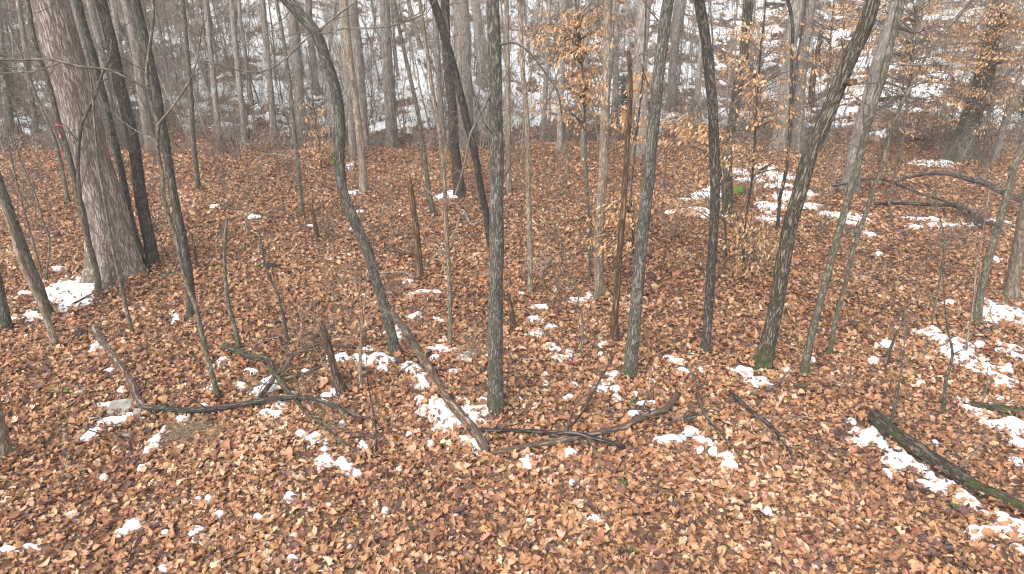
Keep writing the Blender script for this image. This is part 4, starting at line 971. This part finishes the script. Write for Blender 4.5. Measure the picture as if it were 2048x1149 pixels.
log('bent pole crossing the thin grey one at lower right', 'dark_log', [(1456,801),(1504,843),(1536,860),(1574,902),(1592,944),(1606,972),(1618,990)], 8, 6, 'fallen_branch', 'branch', seed=6, lift=(.12, .08, .05, .03), twigs=1)
log('thick dark log with green moss at lower right', 'mossy_log', [(1746,848),(1794,885),(1832,913),(1884,947),(1936,979),(1989,1007),(2060,1042)], 30, 25, seed=7, jag=.05)
log('short dark log at the right edge lying in snow', 'mossy_log', [(1941,813),(1989,824),(2030,832),(2075,838)], 12, 19, seed=8, jag=.03)
log('broken brown log slanting down at left', 'old_log', [(188,664),(212,693),(244,742),(262,772),(275,801),(288,822)], 15, 17, seed=9, jag=.05)
log('long grey pole lying level at left', 'dark_log', [(282,825),(331,828),(400,830),(452,827),(512,821),(557,815),(616,813),(662,822),(703,836),(752,849)], 13, 7, 'fallen_branch', 'branch', seed=10, twigs=3, lift=(.03, .03, .04, .06, .08, .1, .1, .06, .03))
log('mossy branch running under the long grey pole', 'mossy_log', [(449,702),(487,721),(512,735),(540,746),(556,768),(585,801),(616,833),(658,871),(707,906),(735,920)], 13, 8, 'fallen_branch', 'branch', seed=11, twigs=5, lift=(.02, .05, .1, .14, .1, .02))
log('thin curved branch reaching right to the ragged stub', 'old_log', [(556,768),(575,752),(599,730),(644,707),(707,704)], 8, 4, 'fallen_branch', 'branch', seed=12, lift=(.08, .12, .16, .12, .05), twigs=3)
log('short thick branch joining the long grey pole from above', 'old_log', [(508,818),(530,798),(547,780),(556,760)], 10, 9, 'fallen_branch', 'branch', seed=13, lift=(.02, .05, .08, .1))
log('short twig-like branch right of the mossy branch', 'old_log', [(571,768),(605,762),(644,745)], 7, 4, 'fallen_branch', 'branch', seed=14, twigs=2, lift=(.04, .06, .05))
log('dark fallen limb arching from the right edge', 'dark_log', [(1787,380),(1816,376),(1849,378),(1901,387),(1954,401),(2006,418),(2060,438)], 5, 13, 'fallen_tree', 'fallen tree', seed=15, twigs=12, lift=(.15, .25, .35, .38, .36, .3, .25))
log('dark fallen branch below the arching limb at right', 'dark_log', [(1745,418),(1849,425),(1919,432),(1947,446),(1985,460)], 6, 8, 'fallen_branch', 'branch', seed=16, twigs=12, lift=(.1, .15, .15, .1, .05))
log('thin tangled fallen branch nearest the two leaning stems at right', 'dark_log', [(1660,400),(1750,385),(1830,405),(1900,425),(1960,470)], 4, 5, 'fallen_branch', 'branch', seed=17, twigs=14, lift=(.3, .3, .2, .15, .1))
log('upright grey stick caught in the fallen branches', 'old_log', [(1785,455),(1778,430),(1768,395)], 5, 4, 'fallen_branch', 'branch', seed=18, lift=(0, .1, .2))
log('short black branch between the leaning stems at right', 'dark_log', [(1672,458),(1690,465),(1712,475)], 8, 8, 'fallen_branch', 'branch', seed=19)
log('thin branch across the snow at the right edge', 'dark_log', [(1945,677),(1982,662),(2060,656)], 5, 6, 'fallen_branch', 'branch', seed=20, twigs=2)
log('dark stick edging the broad snow patch at left', 'dark_log', [(146,613),(170,601),(193,588)], 6, 5, 'fallen_branch', 'branch', seed=21)
log('stick pointing at the foot of the thick pale trunk', 'old_log', [(212,578),(240,563),(263,551)], 5, 4, 'fallen_branch', 'branch', seed=22)
log('short dark stick right of the nearly black trunk', 'dark_log', [(307,572),(324,562),(342,551)], 7, 6, 'fallen_branch', 'branch', seed=23)
log('pale bowed branch at the creek edge left of the curved trunk', 'twig_pale', [(512,326),(540,322),(582,325),(622,336)], 4, 4, 'fallen_branch', 'branch', seed=24, lift=(0, .15, .12, 0))
log('yellowish mossy branch in the middle distance at left', 'mossy_log', [(425,405),(452,418),(512,430),(545,438)], 6, 5, 'fallen_branch', 'branch', seed=25)
log('pale branch beside the short pointed stump', 'old_log', [(589,452),(644,465),(703,481)], 6, 6, 'fallen_branch', 'branch', seed=26)
log('short mossy branch left of the reddish snag', 'mossy_log', [(768,498),(795,506),(820,515)], 6, 7, 'fallen_branch', 'branch', seed=27)
log('dead forked branch propped left of the central trunk', 'twig_pale', [(975,491),(944,498),(926,474),(912,502),(891,530),(857,550),(832,568),(811,559),(763,562)], 4, 3, 'fallen_branch', 'branch', seed=28, twigs=5, lift=(.55, .5, .55, .4, .3, .22, .08, .1, .12))
log('rotten log lying across the slope foot at upper right', 'old_log', [(1800,279),(1884,279),(1964,272),(2010,278),(2070,292)], 14, 16, seed=29, twigs=2)
log('mossy log higher on the slope at upper right', 'mossy_log', [(1757,206),(1800,200),(1850,204)], 9, 8, seed=30)
log('fallen trunk near the top right corner of the slope', 'old_log', [(1530,12),(1590,16),(1640,22)], 8, 7, seed=31)
log('pale fallen pole on the slope at upper left', 'twig_pale', [(325,240),(380,250),(440,258),(500,262)], 4, 3, 'fallen_branch', 'branch', seed=32)
log('dark stick lying alone in the litter at lower left', 'dark_log', [(80,992),(115,993),(142,994)], 6, 5, 'fallen_branch', 'branch', seed=33, sink=.1)
log('small grey stick beside the compact snow patch at left', 'old_log', [(200,874),(215,873),(232,871)], 7, 6, 'fallen_branch', 'branch', seed=34)
log('thin dark stick sloping left of the grey trunk with the green foot', 'dark_log', [(1130,868),(1165,835),(1188,800),(1222,755)], 5, 3, 'fallen_branch', 'branch', seed=35, lift=(0, .05, .12, .3))
log('short black log piece behind the crooked brown log', 'dark_log', [(1320,862),(1345,852),(1385,840)], 9, 8, 'fallen_branch', 'branch', seed=36)
log('hollow twig below the bottom centre snow', 'dark_log', [(1160,1002),(1180,1015),(1200,1027)], 4, 3, 'fallen_branch', 'branch', seed=37, sink=0)
log('fine pale twig in the foreground litter', 'twig_pale', [(738,1074),(760,1076),(782,1075)], 3, 2, 'fallen_branch', 'branch', seed=38, sink=-.5)

# ------------------------------------------------------------------ stones, moss, straw, tufts, tape
def boulder(label, px, py, wx, wy, wz, mat, seed, name='stone', cat='stone', rz=0, tilt=0, flat=.5):
    P = ground(px, py); g = np.random.default_rng(seed); mb = MB()
    nu, nv = 18, 10; V = []
    for i in range(nv + 1):
        th = math.pi * i / nv
        for j in range(nu):
            a = 2 * math.pi * j / nu
            d = np.array([math.sin(th) * math.cos(a), math.sin(th) * math.sin(a), math.cos(th)])
            d = np.sign(d) * np.abs(d) ** flat
            k = 1 + .35 * (float(fbm(d[0] * 1.6 + seed, d[1] * 1.6 + d[2] * 1.3, seed, 3)) - .5)
            V.append(d * k * [wx, wy, wz])
    F = [(i * nu + j, (i + 1) * nu + j, (i + 1) * nu + (j + 1) % nu, i * nu + (j + 1) % nu) for i in range(nv) for j in range(nu)]
    mb.add(np.array(V), F)
    o = mb.build(name, mat, None, (0, 0, 0)); o.location = (P[0], P[1], P[2] + wz * .45); o.rotation_euler = (tilt, 0, rz)
    return tag(o, label, cat)
boulder('flat grey stone rimmed with snow at left', 243, 820, .145, .12, .055, 'stone', 3, rz=.2, tilt=.25)
boulder('pale grey stone at the foot of the broken brown log', 277, 832, .05, .05, .06, 'stone', 4)
boulder('bright green mossy stone in the litter at left', 121, 783, .14, .07, .03, 'moss', 5, 'mossy_stone')
boulder('faint greyish stone right of the bright mossy one', 160, 784, .08, .06, .02, 'stone', 6)
boulder('dark grey stone right of the bottom left snow', 258, 873, .07, .04, .025, 'stone', 7)
boulder('bright green moss clump at the foot of the grey-tan trunk', 1476, 387, .17, .13, .13, 'moss', 8, 'moss_clump', 'moss', flat=.85)
boulder('dark rounded hump of leaves left of the thick pale trunk', 163, 670, .12, .1, .06, 'dark_log', 9, 'leaf_hump', 'mound', flat=.9)
boulder('charred black stub at the foot of the nearly black trunk', 290, 540, .05, .05, .16, 'charred', 10, 'charred_stub', 'stub', flat=.8)
boulder('black hollow lump in the litter left of the curved trunk', 535, 536, .19, .11, .06, 'charred', 11, 'charred_lump', 'stub', flat=.9)
boulder('small black lump right of the black hollow lump', 575, 546, .07, .05, .03, 'charred', 12, 'charred_lump', 'stub', flat=.9)
# tuft of moss on the curved trunk
c = [o for o in scene.objects if o.get('label', '').startswith('tall curved grey trunk')][0]
mp = at_y(672, 317, c.location.y) - np.array(c.location); g = np.random.default_rng(14); mb = MB()
for _ in range(160):
    d = norm(g.normal(0, 1, 3)); p = mp + d * [.035, .05, .06]
    s = norm(np.cross(d, g.normal(0, 1, 3))) * .006
    mb.add([p - s, p + s, p + s * .4 + d * .03, p - s * .4 + d * .03], [(0, 1, 2, 3)])
mb.build('moss_tuft', 'moss', c)
# sawn knot on the furrowed leaning trunk
c = [o for o in scene.objects if o.get('label', '').startswith('furrowed mossy trunk')][0]
kp = at_y(1687, 163, c.location.y) - np.array(c.location) + [0, -.08, 0]; mb = MB()
tube(mb, [kp, kp + [.03, -.06, .01], kp + [.045, -.10, .02]], [.045, .04, .036], 12, rough=.1, seed=3, jag=.006)
mb.build('knot', 'dead_wood', c)
# straw clumps
def straw(label, px, py, n_, L, seed, mat='straw', up=.35):
    P = ground(px, py); g = np.random.default_rng(seed); mb = MB()
    for _ in range(n_):
        a = g.uniform(0, 6.28); p = P + [g.normal(0, L * .22), g.normal(0, L * .22), .02]
        l_ = L * g.uniform(.5, 1.1); d = np.array([math.cos(a), math.sin(a), g.uniform(.2, 1.4) * up * 2])
        q = [p + norm(d) * l_ * t + np.array([0, 0, -.9 * l_ * t * t * .5]) for t in (0, .3, .6, 1)]
        for k in q: k[2] = max(k[2], float(terrain(k[0], k[1])) + .03)
        tube(mb, q, [.0035, .003, .0025, .0012], 3, cap=False)
    return tag(mb.build('straw_clump', mat, None, P), label, 'dead grass')
straw('tangled clump of dead straw below the long grey pole', 372, 872, 230, .36, 21)
straw('small fan of dead straw right of the tangled clump', 440, 868, 60, .25, 22)
straw('dead grass clump behind the rotten log near the central trunk', 945, 712, 120, .32, 23)
straw('dry stalks below the mossy branch at left centre', 660, 850, 70, .28, 24)
for lab, px, py in [('green grass tuft in the bottom foreground right of centre', 1256, 1108), ('green tuft behind the crooked brown log', 1262, 812), ('faint green tuft in the litter below the crooked log', 1241, 976), ('green tuft left of the mossy log snow', 1675, 922), ('dark green tuft below the mossy log snow', 1905, 1020), ('green sprig at the shoot right of the long snow strip', 1960, 790)]:
    P = ground(px, py); g = np.random.default_rng(px); mb = MB()
    for _ in range(16):
        a = g.uniform(0, 6.28); l_ = g.uniform(.04, .10); d = np.array([math.cos(a), math.sin(a), g.uniform(.4, 1.6)])
        p = P + [g.normal(0, .018), g.normal(0, .018), .03]; s = norm(np.cross(d, [0, 0, 1])) * .006; d = norm(d)
        mb.add([p - s, p + s, p + s + d * l_ * .6, p - s + d * l_ * .6, p + d * l_ - [0, 0, .012] + s * .1, p + d * l_ - [0, 0, .012] - s * .1], [(0, 1, 2, 3), (3, 2, 4, 5)])
    tag(mb.build('grass_tuft', 'grass', None, P), lab, 'grass tuft')
# small evergreens far back
def evergreen(label, px, py, H, seed, spread=.4):
    P = ground(px, py); g = np.random.default_rng(seed); root = thing('evergreen', P, label, 'evergreen')
    mb = MB(); tube(mb, [P - [0, 0, .1], P + [0, 0, H * .5], P + [g.normal(0, .1), 0, H]], [.03, .02, .006], 6, cap=False); mb.build('trunk', 'twig', root, P)
    mb = MB()
    for _ in range(70):
        z = g.uniform(.12, 1) ** .8 * H; a = g.uniform(0, 6.28); l_ = spread * (1.15 - z / H) * H * g.uniform(.4, 1)
        for _ in range(26):
            t = g.uniform(.15, 1); p = P + [math.cos(a) * l_ * t + g.normal(0, .05), math.sin(a) * l_ * t + g.normal(0, .05), z + l_ * t * .25 + g.normal(0, .04)]
            d = norm([math.cos(a) + g.normal(0, .6), math.sin(a) + g.normal(0, .6), g.normal(0, .5)]) * g.uniform(.05, .10); s = norm(np.cross(d, g.normal(0, 1, 3))) * .008
            mb.add([p - s, p + s, p + s + d, p - s + d], [(0, 1, 2, 3)])
    tag(mb.build('foliage', 'evergreen', root, P, smooth=False), kind='stuff')
evergreen('dull green evergreen at the upper left edge', 45, 268, 2.7, 31, .3)
evergreen('small dull green evergreen behind the forked stem', 8, 240, 2.4, 32, .3)
evergreen('green sapling pine behind the tan trunk right of centre', 1240, 285, 2.1, 33, .3)
evergreen('small green evergreen at the right edge', 2040, 262, 1.8, 34, .3)
# flagging tape
def tape(label, px, py, y, mat, seed, L=.22):
    g = np.random.default_rng(seed); p = at_y(px, py, y); mb = MB()
    for q in range(2):
        d = np.array([g.normal(0, .25), g.normal(0, .25) - .1, -1.0]); V = []
        for t in np.linspace(0, 1, 6):
            c = p + d * L * t * (1 - .2 * q) + [.012 * math.sin(t * 7 + q), -.02 - .015 * math.cos(t * 5), 0]; a = t * 2.2 + q
            s = np.array([math.cos(a), math.sin(a), 0]) * .014; V += [c - s, c + s]
        mb.add(V, [(2 * k, 2 * k + 1, 2 * k + 3, 2 * k + 2) for k in range(5)])
    tube(mb, [p + [.05 * math.cos(a), .05 * math.sin(a) - .0, .01 * math.sin(3 * a)] for a in np.linspace(0, 6.28, 12)], .008, 4, cap=False)
    return tag(mb.build('flagging_tape', mat, None, p), label, 'tape')
tape('pink tape tied to the mossy forked stem at left', 118, 250, ground(199, 590)[1], 'pink_tape', 1)
tape('pink tape in the brush right of the slender green-grey sapling', 343, 243, 21.5, 'pink_tape', 2, .2)
tape('purple tape on the slope right of the lichen-spotted trunk', 1352, 133, ground(1343, 215)[1] - .12, 'purple_tape', 3, .34)

# ------------------------------------------------------------------ the litter itself
g = np.random.default_rng(33)
# sample the flat where the camera (or one a step to the side) can see it
def sample_flat(density, y0, y1, g):
    w_ = 0.82 * y1 + 6.0
    y = g.uniform(y0, y1, int(density * (y1 - y0) * w_ * 2)); x = g.uniform(-1, 1, len(y)) * w_
    k = (np.abs(x) < 0.80 * y + 1.0) | ((np.abs(x) < 0.82 * y + 6.0) & (g.uniform(0, 1, len(y)) < .4))
    return x[k], y[k]
xs, ys = [], []
for y0, y1, den in ((2.0, 4.2, 350), (4.2, 8, 1000), (8, 12, 800), (12, 16, 580), (16, 23.2, 380)):
    a, b_ = sample_flat(den, y0, y1, g); xs.append(a); ys.append(b_)
x, y = np.concatenate(xs), np.concatenate(ys)
m_ = blob_mask(x, y, ALL_BLOBS)
m_ = np.where(y > hill_foot(x) - .8, np.maximum(m_, hill_snow(x, y)), m_)
u = g.uniform(0, 1, len(x))
thin = fbm(x * .9, y * .9, 123, 3) > .66
keep = ((m_ < 0.05) & ~(thin & (u < .55))) | ((m_ < 0.45) & (u < 0.34)) | (u < 0.045)
x, y, m_ = x[keep], y[keep], m_[keep]
N_ = len(x)
lift = g.uniform(0.0, 0.055, N_) * (0.7 + 0.6 * fbm(x * 1.5, y * 1.5, 91, 2))
lift = np.where(m_ > 0.02, 0.036 + 0.016 * np.clip(m_, 0, 1), lift)
for bx, by, br in FEET:                                # leaves heap up round the tree feet
    dd = np.hypot(x - bx, y - by); k = (dd < br + .3) & (m_ < .02)
    lift[k] += (0.015 + min(.28 * br, .05)) * np.exp(-(np.maximum(dd[k] - br, 0) / .11) ** 2) * g.uniform(.3, 1.2, k.sum())
for bx, by, br in LOGS_AT:                             # and drift against the logs
    k = (np.abs(x - bx) < br + .12) & (np.abs(y - by) < br + .12) & (m_ < .02)
    lift[k] = np.maximum(lift[k], g.uniform(0, 1, k.sum()) ** 1.5 * br * 1.45)
pts = np.stack([x, y, terrain(x, y) + lift], -1)
tilt = np.clip(g.normal(0, 0.45, (N_, 2)), -1.4, 1.4)
rot = np.stack([tilt[:, 0] + (g.uniform(0, 1, N_) < .45) * math.pi, tilt[:, 1], g.uniform(0, 6.283, N_)], -1)
scl = np.clip(g.lognormal(math.log(0.060), 0.38, N_), 0.028, 0.14)
pick = g.integers(0, len(KINDS), N_)
pick = np.where(g.uniform(0, 1, N_) < 0.022, len(KINDS) + g.integers(0, 2, N_), pick)
tag(scatter('leaf_litter', pts, rot, scl, pick, leaf_col, 'litter_leaf'), 'thick carpet of fallen brown and tan leaves', 'leaf litter', kind='stuff')
# the nearest, largest leaves one by one
for q in range(300):
    yy = g.uniform(4.3, 6.2); xx = g.uniform(-1, 1) * (0.84 * yy + .3)
    if blob_mask(np.array([xx]), np.array([yy]), ALL_BLOBS)[0] > 0: yy = 4.4
    o = bpy.data.objects.new('leaf', LEAF[g.integers(len(LEAF))]); COL.objects.link(o); o.parent = ground_o
    o.location = (xx, yy, float(terrain(xx, yy)) + g.uniform(.035, .055))
    o.rotation_euler = (g.normal(0, .4), g.normal(0, .4), g.uniform(0, 6.28)); s = g.uniform(.07, .11); o.scale = (s, s, s)
# leaves on the slope
xh, yh = g.uniform(-27, 27, 60000), g.uniform(21.5, 40, 60000)
mh = hill_snow(xh, yh); u = g.uniform(0, 1, len(xh))
keep = (yh > hill_foot(xh) - 1.0) & ((mh < 0.05) | ((mh < 0.6) & (u < 0.16)) | (u < 0.05)) & (np.abs(xh) < yh * 0.84 + 1)
xh, yh, mh = xh[keep], yh[keep], mh[keep]
N_ = len(xh)
pts = np.stack([xh, yh, terrain(xh, yh) + np.where(mh > 0.05, 0.055, 0.01)], -1)
rot = np.stack([0.4 + g.normal(0, .2, N_), g.normal(0, .2, N_), np.zeros(N_)], -1)
tag(scatter('hillside_leaves', pts, rot, g.uniform(.07, .13, N_), g.integers(0, 5, N_), hill_col, 'hill_leaf'), 'fallen leaves strewn over the snowy slope', 'leaf litter', kind='stuff')

# ------------------------------------------------------------------ damp winter air
mb = MB()
V = [(x, y, z) for z in (-4, 31) for y in (-20, 67) for x in (-50, 50)]
mb.add(V, [(0, 2, 3, 1), (4, 5, 7, 6), (0, 1, 5, 4), (2, 6, 7, 3), (0, 4, 6, 2), (1, 3, 7, 5)])
m, n, l, p = nt('haze')
n.remove(p)
pv = n.new('ShaderNodeVolumePrincipled')
pv.inputs['Color'].default_value = (0.95, 0.96, 0.97, 1); pv.inputs['Density'].default_value = 0.0026
pv.inputs['Anisotropy'].default_value = 0.2
l.new(pv.outputs[0], n['Material Output'].inputs['Volume'])
tag(mb.build('haze', 'haze', smooth=False), 'thin damp winter haze among the trees', 'haze', kind='stuff')
